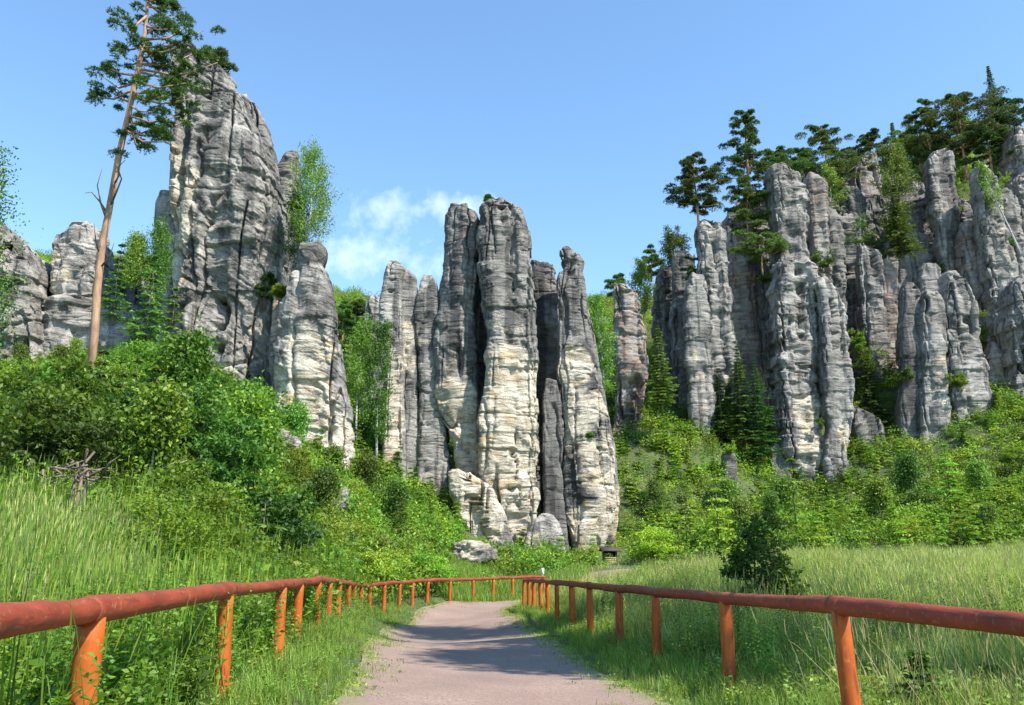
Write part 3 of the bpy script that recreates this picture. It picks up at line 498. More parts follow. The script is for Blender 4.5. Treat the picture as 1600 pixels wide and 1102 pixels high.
rk('slim lit front pillar left of the rounded one', [(461, 1444, 1464), (472, 1437, 1470), (520, 1439, 1473), (600, 1440, 1476), (660, 1436, 1476), (720, 1434, 1474)], 94.5, seed=50, rough=.7, cream=[(1465, 600, 12, 60, .8)])
rk('smooth round-topped front pillar right of the black gap', [(428, 1478, 1493), (436, 1471, 1501), (480, 1470, 1513), (540, 1474, 1526), (590, 1478, 1536), (640, 1480, 1545), (700, 1478, 1549)], 95, seed=51, rough=.75, skew=.1)
rk('large leaning block high on the right cliffs under the pines', [(241, 1453, 1472), (250, 1445, 1484), (300, 1448, 1492), (350, 1456, 1495), (400, 1466, 1493), (440, 1474, 1490), (500, 1476, 1490)], 112, seed=52, rough=.8, skew=.2)
rk('long leaning pillar near the right edge with a banded head', [(263, 1521, 1534), (270, 1516, 1544), (310, 1521, 1560), (380, 1528, 1572), (450, 1538, 1588), (560, 1545, 1602), (640, 1545, 1605)], 107, seed=53, bands=1.3, skew=.3, cream=[(1560, 420, 20, 60, .3)])
rk('shadowed rock behind the long leaning pillar', [(330, 1496, 1515), (360, 1492, 1525), (430, 1490, 1540), (520, 1496, 1552), (620, 1500, 1560)], 115, seed=54)
rk('banded summit rock at the upper right corner of the cliffs', [(211, 1582, 1606), (226, 1574, 1625), (300, 1573, 1650), (380, 1572, 1670), (480, 1580, 1680)], 119, seed=55, bands=1.5, ruddy=.2)
rk('rounded rock cut by the right edge of the picture', [(440, 1582, 1602), (455, 1572, 1625), (520, 1568, 1660), (640, 1570, 1670)], 97, seed=56, rough=.9)
rk('squat brown rock in the scrub below the right cliff edge', [(540, 1545, 1560), (560, 1540, 1580), (640, 1540, 1590)], 99, seed=57, rough=.6, ruddy=.4)
rk('grey low rock in the shaded gully of the right cliffs', [(640, 1336, 1352), (655, 1330, 1372), (730, 1332, 1382)], 97, seed=58, rough=.7)
rk('low shaded block at the left foot of the tall lit pillar', [(695, 1206, 1216), (705, 1202, 1226), (760, 1204, 1234)], 94, seed=59, rough=.5)
rk('small upright stone column in the dark trees below the cliffs', [(706, 1132, 1143), (714, 1130, 1148), (745, 1131, 1149)], 88, seed=60, rough=.4, bury=1.5)
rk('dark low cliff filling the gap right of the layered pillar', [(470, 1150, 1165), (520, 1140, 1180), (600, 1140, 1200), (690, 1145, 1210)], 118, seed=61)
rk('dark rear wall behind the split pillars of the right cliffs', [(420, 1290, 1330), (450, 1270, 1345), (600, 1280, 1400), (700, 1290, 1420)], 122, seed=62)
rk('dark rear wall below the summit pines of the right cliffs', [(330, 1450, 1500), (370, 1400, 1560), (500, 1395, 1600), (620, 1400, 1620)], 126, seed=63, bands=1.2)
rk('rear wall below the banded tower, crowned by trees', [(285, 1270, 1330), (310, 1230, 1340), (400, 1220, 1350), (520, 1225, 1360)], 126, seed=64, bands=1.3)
for i, (lab, prof, D) in enumerate([
 ('rough column filling the gap right of the pine topped pillar', [(372, 1140, 1160), (390, 1134, 1172), (470, 1136, 1180), (600, 1140, 1190), (690, 1145, 1200)], 106),
 ('grey column tucked behind the short lit blade', [(352, 1180, 1200), (366, 1176, 1210), (470, 1178, 1214), (640, 1180, 1216)], 109),
 ('shaded column right of the banded column on the cliffs', [(330, 1286, 1300), (345, 1282, 1312), (450, 1284, 1318), (620, 1286, 1320)], 108),
 ('narrow column squeezed right of the dark capped pillar', [(300, 1318, 1334), (316, 1314, 1346), (450, 1316, 1350), (600, 1318, 1352)], 114),
 ('brown buttress between the hollow pillar and the slim columns', [(410, 1374, 1388), (425, 1370, 1398), (520, 1372, 1404), (640, 1374, 1408)], 110),
 ('wide grey wall under the big birch, left half', [(380, 1372, 1410), (400, 1368, 1420), (520, 1366, 1424), (640, 1364, 1426)], 118),
 ('wide grey wall under the big birch, right half', [(395, 1412, 1450), (412, 1408, 1462), (520, 1408, 1470), (640, 1408, 1474)], 117.5),
 ('stepped column below the large leaning block', [(430, 1462, 1486), (450, 1456, 1496), (540, 1460, 1504), (640, 1464, 1510)], 106),
 ('column standing left of the long leaning pillar', [(352, 1500, 1520), (368, 1496, 1532), (470, 1500, 1546), (620, 1504, 1556)], 110),
 ('broken face between the leaning pillar and the picture edge', [(370, 1580, 1600), (390, 1574, 1640), (500, 1576, 1650), (620, 1576, 1660)], 112),
 ('pale column in front of the banded summit rock', [(300, 1550, 1568), (316, 1546, 1584), (420, 1560, 1604), (520, 1566, 1614)], 114),
 ('ragged wall left of the large leaning block', [(292, 1420, 1444), (310, 1414, 1456), (420, 1416, 1466), (520, 1418, 1470)], 120),
 ('massive rear wall behind the tall right pillar', [(340, 1150, 1290), (370, 1140, 1330), (500, 1136, 1340), (660, 1136, 1350)], 124),
 ('massive rear wall behind the slim columns', [(330, 1310, 1440), (360, 1300, 1470), (500, 1300, 1500), (640, 1300, 1520)], 124.5),
 ('low column between the dark broad rock and the pale buttress', [(470, 1052, 1070), (486, 1048, 1080), (560, 1050, 1086), (680, 1056, 1094)], 100)]):
    rk(lab, prof, D, seed=150 + i * 3, rough=.9, bands=.8 + .12 * (i % 5), ruddy=.4 if i % 4 == 0 else 0, cream=[(prof[1][1] + 15, prof[2][0] + 60, 14, 60, .7)] if i % 3 == 0 else ())
for lab, prof, D, k in ROCKS:
    k.setdefault('seed', 0)
    if 'dark' in lab or 'shadow' in lab or 'shade' in lab or 'rear' in lab: k.setdefault('pat', .7)  # rocks standing in shade get darker stone: their shade is painted in
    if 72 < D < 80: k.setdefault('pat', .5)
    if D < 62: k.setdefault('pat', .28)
    nm = {'boulder': 'boulder', 'rock knob': 'balanced_rock', 'rock buttress': 'rock_buttress'}.get(k.get('cat'), 'rock_tower')
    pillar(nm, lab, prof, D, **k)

def boulder(label, px, py, D, sx, sy, sz, seed, cream=.3, sink=.3, nm='boulder'):
    b = P(px, py, D); x, y = b[0], b[1]; z = gz(x, y)
    nu, nv = 72, 44; u = np.linspace(0, 2 * PI, nu, endpoint=False); v = np.linspace(-PI / 2, PI / 2, nv)
    U, V_ = np.meshgrid(u, v); q = np.stack([np.cos(V_) * np.cos(U), np.cos(V_) * np.sin(U), np.sin(V_)], -1).reshape(-1, 3)
    r = 1 + .28 * fbm(q * 1.3, 3, seed) + .08 * fbm(q * 4, 3, seed + 2) ; q = np.sign(q) * np.abs(q) ** .85
    p = q * r[:, None] * np.array([sx, sy, sz]); p[:, 2] += sz * (1 - sink * 2); bed = p[:, 2] + .35 * p[:, 0]
    bd = bed / .3; p *= (1 - .05 * np.exp(-((bd - np.round(bd)) / .12) ** 2))[:, None]
    i = np.arange(nv - 1)[:, None] * nu; j = np.arange(nu)[None]; k = (j + 1) % nu
    me = mesh_np(nm, p, np.stack([i + j, i + k, i + nu + k, i + nu + j], -1).reshape(-1, 4), {'cream': ('POINT', np.full(len(p), cream)), 'ruddy': ('POINT', np.zeros(len(p))), 'patina_shade': ('POINT', np.full(len(p), .2)), 'bed': ('POINT', bed * 1.5)}, smooth=True)
    o = link(nm, me, M['rock'], None, (x, y, z)); o.rotation_euler = (0, 0, seed); tag(o, label, 'boulder'); return o
boulder('large pale boulder lying in the scrub below the central tower', 738, 888, 49, 1.6, 1.2, .8, 71, .35, .25)
boulder('small brown boulder on the slope below the slanting tower', 522, 800, 40, .7, .5, .6, 72, .3)
boulder('stone showing at the upper edge of the left thicket', 432, 712, 38, 1.1, .6, .6, 75, .2)
boulder('little grey stone on the right slope above the hut', 1052, 812, 66, .8, .5, .6, 77, .3)
boulder('pinkish rock slab at the path head below the central cleft', 845, 862, 67, 1.8, 1.2, .6, 78, .7)

# ------------------------------------------------------------------ fences
def fence(W, label, seed, post_r=.068, rail_r=.068):
    r = np.random.RandomState(seed); t = thing('wooden_fence', label, 'fence', (W[1][0], W[1][1], gz(W[1][0], W[1][1])))
    o0 = np.array(t.location)
    for i in range(len(W) - 1):                                     # one log from post to post
        a, b = W[i], W[i + 1]; n = max(6, int(np.linalg.norm(b - a) / .08)); s = np.linspace(-.03 if i else 0, 1.03, n)[:, None]
        p = a + (b - a) * s; sag = np.sin(np.clip(s, 0, 1) * PI) * r.uniform(-.02, .03); p[:, 2:] += sag; p[:, :2] += np.sin(s * PI) * r.normal(size=2) * .015
        rad = rail_r * (1 + .06 * np.sin(s[:, 0] * 5 + r.rand() * 6)) * r.uniform(.93, 1.06)
        m = MB(); m.tube(p - o0, rad, 20, True, .006, seed + i); link('rail', m.mesh('rail'), M['rail'], t)
    for i in range(len(W)):
        b = W[i]; z = gz(b[0], b[1]) - .3; lean = r.normal(size=2) * .025
        top = np.array([b[0], b[1], b[2] - rail_r * .55]); bot = np.array([b[0] + lean[0], b[1] + lean[1], z])
        s = np.linspace(0, 1, 12)[:, None]; p = bot + (top - bot) * s; rad = post_r * r.uniform(.92, 1.1) * (1.06 - .1 * s[:, 0])
        m = MB(); m.tube(p - o0, rad, 20, True, .006, seed + 50 + i); link('post', m.mesh('post'), M['post'], t)
    return t
fence(LFw, 'orange-red log fence running up the left side of the path', 1)
fence(RFw, 'red-brown log fence along the right side of the path', 2)

# hut-like notice stand
hx, hy, _ = P(953, 884, 50); hz = gz(hx, hy); htop = P(953, 858, 50)[2]; H = htop - hz
t = thing('notice_shelter', 'small roofed wooden stand with pale planks by the meadow edge', 'wooden stand', (hx, hy, hz), .1)
for sx in (-1, 1):
    m = MB(); m.box((sx * .36, 0, (H - .1) / 2 - .1), (.09, .4, H)); link('post', m.mesh('post', False), M['dark_wood'], t)
for k in range(5):
    m = MB(); m.tube([(-.32, -.22, H - 1.0 + k * .12), (.32, -.22, H - 1.0 + k * .12)], .062, 8); link('plank', m.mesh('plank'), M['log'], t)
m = MB(); m.box((0, .12, H - .35), (.66, .05, .55)); link('back_board', m.mesh('back_board', False), M['black'], t)
m = MB(); m.box((0, -.2, H - .02), (1.1, .55, .05), 0, R(22)); m.box((0, .24, H - .02), (1.1, .5, .05), 0, R(-22)); link('roof', m.mesh('roof', False), M['dark_roof'], t)
# white marker post at the end of the right fence
x, y, z = P(848, 893, 43); g0 = gz(x, y); m = MB(); m.tube([(0, 0, -.2), (0, 0, z - g0 + .2)], .03, 8); m.box((0, -.04, z - g0 + .08), (.3, .03, .34))
o = link('marker_sign', m.mesh('marker_sign', False), M['white'], None, (x, y, g0)); o.scale = (.45, .45, .93); tag(o, 'small white marker board on a thin pole behind the fence ends', 'sign')

# ------------------------------------------------------------------ plant prototypes: each returns (trunk mesh, crown mesh)
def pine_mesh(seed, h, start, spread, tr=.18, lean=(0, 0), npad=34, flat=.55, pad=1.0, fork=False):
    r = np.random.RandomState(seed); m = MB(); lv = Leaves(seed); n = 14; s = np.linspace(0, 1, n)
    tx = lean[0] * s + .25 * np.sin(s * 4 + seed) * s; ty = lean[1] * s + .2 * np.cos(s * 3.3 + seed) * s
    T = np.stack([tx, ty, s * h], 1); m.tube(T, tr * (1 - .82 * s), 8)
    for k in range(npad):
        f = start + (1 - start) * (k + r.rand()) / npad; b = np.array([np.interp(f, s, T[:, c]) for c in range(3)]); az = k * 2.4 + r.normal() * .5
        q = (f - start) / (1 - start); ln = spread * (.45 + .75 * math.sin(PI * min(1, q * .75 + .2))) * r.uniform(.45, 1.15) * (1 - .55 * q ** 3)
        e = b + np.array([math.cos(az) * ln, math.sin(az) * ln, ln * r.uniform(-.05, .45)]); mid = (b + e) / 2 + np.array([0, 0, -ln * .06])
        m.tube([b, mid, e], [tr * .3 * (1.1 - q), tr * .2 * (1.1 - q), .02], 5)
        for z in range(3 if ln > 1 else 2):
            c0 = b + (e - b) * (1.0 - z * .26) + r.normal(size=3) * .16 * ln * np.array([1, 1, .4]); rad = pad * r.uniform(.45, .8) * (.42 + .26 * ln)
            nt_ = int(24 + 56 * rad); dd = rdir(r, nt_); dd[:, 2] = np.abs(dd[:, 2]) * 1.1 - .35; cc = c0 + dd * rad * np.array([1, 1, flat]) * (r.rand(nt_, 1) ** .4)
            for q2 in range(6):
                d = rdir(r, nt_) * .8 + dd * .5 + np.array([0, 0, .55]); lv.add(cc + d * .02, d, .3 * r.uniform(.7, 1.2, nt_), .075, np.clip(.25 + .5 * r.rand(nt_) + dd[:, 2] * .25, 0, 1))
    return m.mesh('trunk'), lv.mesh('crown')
def spruce_mesh(seed, h, rr, start=.08, dens=1.0, droop=.35, tr=None, leaf=.17, up=False):
    r = np.random.RandomState(seed); m = MB(); lv = Leaves(seed); tr = tr or h * .014
    m.tube([(0, 0, -.3), (.03 * h * r.normal() * .3, 0, h * .5), (0, 0, h)], [tr, tr * .6, .01], 7)
    nw = int(h / (.34 + .016 * h) * dens); wh = np.linspace(start, .99, nw)
    for f in wh:
        R_ = rr * (1 - f) ** .8 * (.6 + .55 * r.rand()); z0 = f * h; nb = r.randint(6, 9)
        if R_ < .05: R_ = .08
        a0 = r.rand() * 6
        for b in range(nb):
            az = a0 + b * 2 * PI / nb + r.normal() * .2; ln = R_ * r.uniform(.4, 1.25); ns = max(4, int(ln / (leaf * .55)))
            s = np.linspace(.12, 1, ns); px = ln * s; pz = z0 - droop * ln * s * (1 - .45 * s) * 1.1 + (.25 * ln * s if up else 0)
            P0 = np.stack([math.cos(az) * px, math.sin(az) * px, pz], 1); out = np.array([math.cos(az), math.sin(az), -.15]); side = np.array([-math.sin(az), math.cos(az), 0])
            tl = leaf * (1.5 - s * .7) * min(1.6, .7 + ln * .5)
            for sg in (-1, 1, 0):
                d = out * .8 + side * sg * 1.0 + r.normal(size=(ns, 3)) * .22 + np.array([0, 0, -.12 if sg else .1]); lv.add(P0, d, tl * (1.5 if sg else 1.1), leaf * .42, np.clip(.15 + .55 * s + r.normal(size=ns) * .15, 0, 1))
    return m.mesh('trunk'), lv.mesh('crown', .08)
def birch_mesh(seed, h, rr, start=.25, n=90, leaf=.14, lean=(0, 0), tr=.1):
    r = np.random.RandomState(seed); m = MB(); lv = Leaves(seed); s = np.linspace(0, 1, 12)
    T = np.stack([lean[0] * s + .03 * h * np.sin(s * 3 + seed) * s, lean[1] * s, s * h], 1); m.tube(T, tr * (1 - .85 * s), 7)
    for k in range(n):
        f = start + (.98 - start) * r.rand() ** .9; b = np.array([np.interp(f, s, T[:, c]) for c in range(3)]); az = r.rand() * 6.3; q = (f - start) / (1 - start)
        ln = rr * (1.05 - .7 * q ** 1.6) * r.uniform(.35, 1.1) * (.55 + .5 * min(1, q * 4)); e = b + np.array([math.cos(az) * ln, math.sin(az) * ln, ln * r.uniform(.25, .8)])
        if k % 2 == 0: m.tube([b, (b + e) / 2 + (0, 0, .08 * ln), e], [.03 * h / 10, .02 * h / 10, .008], 4)
        hang = r.uniform(.4, 1.3) * (.35 + .1 * h / 3); ns = r.randint(60, 100)
        u = r.rand(ns, 1); base = b + (e - b) * (.45 + .6 * u); c = base + r.normal(size=(ns, 3)) * .2 * np.array([1, 1, .8]) - np.array([0, 0, 1]) * hang * r.rand(ns, 1) ** 1.5
        lv.add(c, rdir(r, ns) * .8 + np.array([0, 0, -.6]), leaf * r.uniform(.7, 1.3, ns), leaf * .7)
    return m.mesh('trunk'), lv.mesh('crown')
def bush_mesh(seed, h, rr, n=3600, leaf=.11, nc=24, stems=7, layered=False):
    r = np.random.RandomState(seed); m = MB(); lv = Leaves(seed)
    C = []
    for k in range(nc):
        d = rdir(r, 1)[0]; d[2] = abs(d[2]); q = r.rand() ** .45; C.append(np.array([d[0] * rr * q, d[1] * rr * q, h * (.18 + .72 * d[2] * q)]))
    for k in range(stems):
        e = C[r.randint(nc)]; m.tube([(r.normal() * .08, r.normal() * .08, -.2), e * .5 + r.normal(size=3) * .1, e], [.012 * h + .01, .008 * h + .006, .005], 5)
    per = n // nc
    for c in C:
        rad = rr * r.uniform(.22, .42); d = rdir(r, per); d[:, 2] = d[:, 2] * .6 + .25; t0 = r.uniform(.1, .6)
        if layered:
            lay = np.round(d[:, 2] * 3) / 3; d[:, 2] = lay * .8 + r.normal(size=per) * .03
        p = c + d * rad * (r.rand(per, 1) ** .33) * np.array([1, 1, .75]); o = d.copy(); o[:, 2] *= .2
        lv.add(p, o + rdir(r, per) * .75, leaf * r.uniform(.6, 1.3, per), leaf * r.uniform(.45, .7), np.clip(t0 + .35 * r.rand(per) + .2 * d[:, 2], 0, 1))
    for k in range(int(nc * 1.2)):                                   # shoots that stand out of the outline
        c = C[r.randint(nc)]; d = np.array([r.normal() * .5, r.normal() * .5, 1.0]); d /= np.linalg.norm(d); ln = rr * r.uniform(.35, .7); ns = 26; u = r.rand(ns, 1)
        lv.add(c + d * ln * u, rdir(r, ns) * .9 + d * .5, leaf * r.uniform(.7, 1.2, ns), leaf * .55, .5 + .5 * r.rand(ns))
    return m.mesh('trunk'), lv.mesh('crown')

def plant(kind, meshes, mats, label, cat, loc, rz=0, scale=1, group=None, parts=('trunk', 'crown')):
    t = thing(kind, label, cat, loc, rz, group, scale)
    for nm, me, mt in zip(parts, meshes, mats):
        if len(me.materials) == 0: me.materials.append(M[mt])
        if me.materials[0] is not M[mt]:
            o = link(nm, me, None, t); o.material_slots[0].link = 'OBJECT'; o.material_slots[0].material = M[mt]
        else: link(nm, me, None, t)
    return t
def at(px, D, dz=0):
    x = P(px, 551, D)[0]
    x = (px - 800) / F * D / ray(px, 551).y if False else P(px, 551, D)[0]
    return x, D, gz(x, D) + dz
def stand(px, py, D): return P(px, py, D)                           # foot of a plant that grows on a rock
def hpx(py0, py1, D): return P(800, py1, D)[2] - P(800, py0, D)[2]

# ---- the leaning pine on the left
def leaning_pine():
    D = 31; r = np.random.RandomState(5); tr = [(140, 590), (148, 520), (152, 450), (160, 380), (170, 330), (186, 240), (200, 180), (212, 125), (224, 70), (229, 30), (232, -20), (240, -70), (246, -110)]
    T = np.array([P(x, y, D) for x, y in tr]); b0 = T[0].copy(); b0[2] = gz(b0[0], D) - .3; T[0] = b0 if b0[2] < T[0][2] else T[0]
    t = thing('pine_tree', 'tall leaning pine with a bare orange trunk rising above the left thicket', 'pine tree', tuple(b0)); m = MB()
    s = np.linspace(0, 1, len(T)); rad = np.interp(s, [0, .3, .6, 1], [.17, .135, .1, .035]); m.tube(T - b0, rad, 12, True, .03, 3)
    lv = Leaves(9)
    br = [(229, 55, 255, 20), (229, 40, 270, 45), (226, 62, 300, 38), (224, 75, 318, 48), (222, 80, 290, 70), (220, 92, 262, 60), (217, 100, 300, 85), (215, 108, 340, 98), (214, 112, 300, 112), (212, 122, 262, 100), (222, 72, 196, 78),
          (216, 95, 200, 100), (213, 118, 172, 108), (210, 130, 160, 120), (208, 140, 148, 152), (205, 160, 182, 138), (210, 128, 290, 130), (206, 142, 260, 150), (204, 150, 300, 155), (200, 180, 280, 182), (198, 190, 300, 188), (196, 200, 250, 210), (192, 200, 240, 200), (190, 202, 262, 222), (196, 165, 236, 175), (200, 150, 245, 130), (231, 20, 215, 8), (231, 10, 262, 8), (232, 0, 290, 12), (232, -10, 250, -40), (236, -40, 280, -30), (238, -60, 215, -60), (244, -100, 255, -130), (240, -80, 285, -85), (196, 168, 215, 235), (230, 25, 200, 45), (231, 5, 280, 30), (226, 60, 245, 95), (224, 66, 255, 118)]
    for i, (x0, y0, x1, y1) in enumerate(br):
        a = np.array([np.interp(y0, [q[1] for q in tr][::-1], T[::-1, c]) for c in range(3)]); dy = r.normal() * 1.2; e = np.array(P(x1, y1, D + dy)); ln = np.linalg.norm(e - a)
        mid = (a + e) / 2 + np.array([0, dy * .1, -.12 * ln]); m.tube(np.array([a, mid, e]) - b0, [.06, .04, .015], 6)
        npd = 2 + int(ln * 1.2)
        for k in range(npd):
            f = 1 - k * .62 / npd; c = a + (e - a) * f + r.normal(size=3) * np.array([.28, .45, .2]); c[2] -= .1 * ln * math.sin(f * PI) 
            rad = r.uniform(.16, .42); nt_ = int(18 + 55 * rad); dd = rdir(r, nt_); dd[:, 2] = np.abs(dd[:, 2]) - .25; cc = c + dd * rad * np.array([1, 1, .5]) * (r.rand(nt_, 1) ** .4)
            for q2 in range(8):
                d = rdir(r, nt_) * .8 + dd * .5 + np.array([0, 0, .5]); lv.add(cc - b0, d, .16 * r.uniform(.7, 1.2, nt_), .03, np.clip(.2 + .6 * r.rand(nt_) + dd[:, 2] * .2, 0, 1))
    link('trunk', m.mesh('trunk'), M['pine_bark'], t); link('crown', lv.mesh('crown'), M['needle'], t)
    db = MB()                                                         # bare dead limbs low on the trunk
    for (x0, y0, pts) in [(165, 345, [(158, 320), (152, 290), (160, 262)]), (168, 335, [(156, 315), (143, 300), (133, 302)]), (158, 400, [(150, 380), (147, 350)]), (172, 325, [(182, 300), (190, 280), (184, 262), (196, 250)]), (178, 290, [(186, 275), (182, 255)]), (153, 440, [(135, 425), (120, 430)]), (155, 420, [(172, 400), (178, 380)])]:
        a = np.array([np.interp(y0, [q[1] for q in tr][::-1], T[::-1, c]) for c in range(3)]); q = [a] + [np.array(P(x, y, D - .3 - .2 * i)) for i, (x, y) in enumerate(pts)]
        db.tube(np.array(q) - b0, np.linspace(.05, .012, len(q)), 5)
    link('dead_branch', db.mesh('dead_branch'), M['dead_wood'], t)
leaning_pine()

# ---- single trees that one can point at: (maker args), base pixel and distance, label
def tree(kind, maker, args, mats, label, cat, loc, rz=0, group=None):
    return plant(kind, maker(*args[0], **args[1]), mats, label, cat, loc, rz, 1, group)
PM = ('pine_bark', 'needle'); BM = ('birch_bark', 'birch_leaf'); SM = ('bark', 'fir')
def pine_at(label, px, y0, y1, D, w_px, seed, start=.3, **k):
    h = hpx(y0, y1, D); tree('pine_tree', pine_mesh, ((seed, h, start, w_px / 2 * D / F * 1.05), dict(tr=.014 * h + .06, **k)), PM, label, 'pine tree', stand(px, y0, D))
pine_at('lone pine standing on top of the layered pillar', 1092, 362, 245, 96, 80, 21, .25, npad=30)
pine_at('tallest pine of the right skyline, with tiered open crown', 1176, 345, 176, 104, 85, 22, .12, npad=40)
pine_at('small pine with a visible red trunk above a flat shrub', 1172, 395, 300, 102, 70, 23, .3, npad=18)
pine_at('flat-crowned dwarf pine clinging to the rock beneath the tallest pine', 1192, 430, 372, 99, 78, 24, .4, npad=14, flat=.25)
pine_at('broad dark pine on the skyline over the banded columns', 1298, 330, 200, 122, 105, 25, .15, npad=46)
pine_at('low pine behind the tall right pillar head', 1225, 300, 250, 110, 70, 26, .2, npad=20)
pine_at('small ragged pine between two larger crowns on the skyline', 1258, 300, 235, 118, 50, 27, .2, npad=20)
pine_at('dark round pine left of the pale spruce on the skyline', 1368, 290, 206, 124, 65, 28, .15, npad=30)
pine_at('left pine of the tall clump on the upper right skyline', 1462, 290, 158, 124, 80, 29, .25, npad=36)
pine_at('highest pine of the clump on the upper right skyline', 1512, 280, 150, 122, 110, 30, .3, npad=44)
pine_at('pine at the left shoulder of the upper right clump', 1440, 270, 180, 127, 60, 31, .15, npad=26)
pine_at('pine at the right shoulder of the upper right clump', 1552, 280, 190, 121, 70, 32, .2, npad=30)
pine_at('pine crown under the pointed spruce top near the right edge', 1585, 240, 155, 124, 70, 33, .1, npad=30)
pine_at('small pine on the crest just right of the tallest pine', 1215, 280, 236, 112, 60, 34, .1, npad=18)
pine_at('dark pine crown peeping between the birch and the banded tower', 1330, 300, 232, 126, 50, 35, .1, npad=22)
pine_at('tiny pine at the left end of the right hand cliffs', 965, 470, 432, 100, 30, 36, .1, npad=14)
pine_at('little dark pine above the birch on the slope left of the cliffs', 1018, 440, 388, 108, 34, 37, .1, npad=16)
pine_at('pine crown on the ledge of the tallest left tower, high up', 322, 118, 88, 56, 62, 38, .1, npad=14, pad=.8)
pine_at('dwarf pine on the summit of the great central tower', 765, 330, 308, 73.5, 14, 39, .1, npad=9, pad=.6)
pine_at('dark pine among trees left of the central group', 556, 520, 470, 100, 45, 40, .1, npad=20)
pine_at('dark pine just right of the slanting low tower', 535, 540, 474, 96, 40, 41, .1, npad=18)
def spruce_at(label, px, y0, y1, D, w_px, seed, mats=SM, **k):
    h = hpx(y0, y1, D); tree('spruce_tree', spruce_mesh, ((seed, h, w_px / 2 * D / F), k), mats, label, 'spruce', stand(px, y0, D))
spruce_at('pointed spruce top rising highest at the right edge of the skyline', 1566, 240, 103, 126, 56, 51, ('bark', 'needle'), leaf=.24, dens=1.5)
spruce_at('slim spruce top beside the pale birch on the skyline', 1406, 290, 192, 122, 50, 52, leaf=.24, dens=1.5)
spruce_at('pale green spruce hanging on the cliff below the big birch', 1410, 400, 290, 108, 80, 53, leaf=.24, dens=1.4)
spruce_at('slender spruce with a pale stem left of the right cliffs', 1034, 640, 508, 90, 66, 54, leaf=.2, dens=1.4)
spruce_at('yellowish fir beside the bare lower trunk of the leaning pine', 176, 500, 382, 40, 58, 55, leaf=.16, dens=1.1)
spruce_at('wide dark fir between the leaning pine and the tallest tower', 225, 560, 400, 43, 110, 56, leaf=.18)
spruce_at('low fir at the foot of the flat slab of the tallest tower', 262, 570, 450, 44, 70, 57, leaf=.17)
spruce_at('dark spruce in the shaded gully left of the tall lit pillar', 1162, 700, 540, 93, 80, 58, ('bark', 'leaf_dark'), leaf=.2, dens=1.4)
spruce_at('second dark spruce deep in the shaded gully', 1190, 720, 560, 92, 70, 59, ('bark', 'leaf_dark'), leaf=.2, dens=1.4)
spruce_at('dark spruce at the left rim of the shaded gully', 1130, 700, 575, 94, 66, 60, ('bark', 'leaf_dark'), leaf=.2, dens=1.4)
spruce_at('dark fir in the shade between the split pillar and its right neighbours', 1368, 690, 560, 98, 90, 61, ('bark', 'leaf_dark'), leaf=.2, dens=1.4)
spruce_at('small dark spruce on the slope above the pale boulder', 628, 870, 800, 47, 40, 62, ('bark', 'leaf_dark'), leaf=.12)
spruce_at('small dark spruce in the scrub left of the central buttress', 672, 800, 745, 60, 36, 63, ('bark', 'leaf_dark'), leaf=.13)
spruce_at('spreading dark fir at the right foot of the left thicket', 445, 905, 775, 21, 130, 64, ('bark', 'leaf_dark'), leaf=.13, dens=1.2)
def birch_at(label, px, y0, y1, D, w_px, seed, **k):
    h = hpx(y0, y1, D); k.setdefault('n', 80); tree('birch_tree', birch_mesh, ((seed, h, w_px / 2 * D / F), k), BM, label, 'birch', stand(px, y0, D))
birch_at('drooping birch growing from the ledge of the slanting low tower', 478, 398, 228, 52.5, 100, 71, start=.1, n=130, leaf=.12, lean=(.3, 0), tr=.09)
birch_at('leafy lower birch crouching under the drooping one', 462, 415, 300, 53.5, 55, 72, start=.05, n=70, leaf=.12)
birch_at('round birch on the skyline at the left end of the right cliffs', 1055, 425, 358, 104, 60, 73, start=.05, leaf=.2)
birch_at('feathery birch on the slope left of the round skyline birch', 1003, 500, 404, 104, 54, 74, start=.1, leaf=.2)
birch_at('large pale birch spilling down the middle of the right cliffs', 1404, 370, 225, 110, 86, 75, start=.05, n=120, leaf=.24)
birch_at('round green birch over the dark capped pillar', 1302, 350, 256, 110, 54, 76, start=.05, leaf=.22)
birch_at('white-stemmed birch right of the central group', 945, 690, 460, 88, 62, 77, start=.3, n=90, leaf=.19, tr=.16)
birch_at('bent bare birch leaning across the upper right rocks', 1596, 400, 250, 104, 50, 78, start=.45, n=30, leaf=.2, lean=(-3.5, 0), tr=.16)
birch_at('tall birch left of the central group, nearest the pillars', 588, 720, 500, 68, 60, 79, start=.15, n=110, leaf=.15, tr=.12)
birch_at('birch behind the tall one left of the central group', 556, 690, 492, 74, 56, 80, start=.15, n=100, leaf=.16, tr=.12)
birch_at('blue-green birch crown beside the far left column', 236, 470, 345, 50, 50, 81, start=.1, leaf=.12)
birch_at('small birch left of the far left column', 205, 450, 365, 50, 44, 82, start=.1, leaf=.12)
birch_at('birch sapling in the gap beneath the slim columns', 1450, 560, 480, 104, 44, 83, start=.05, leaf=.2)

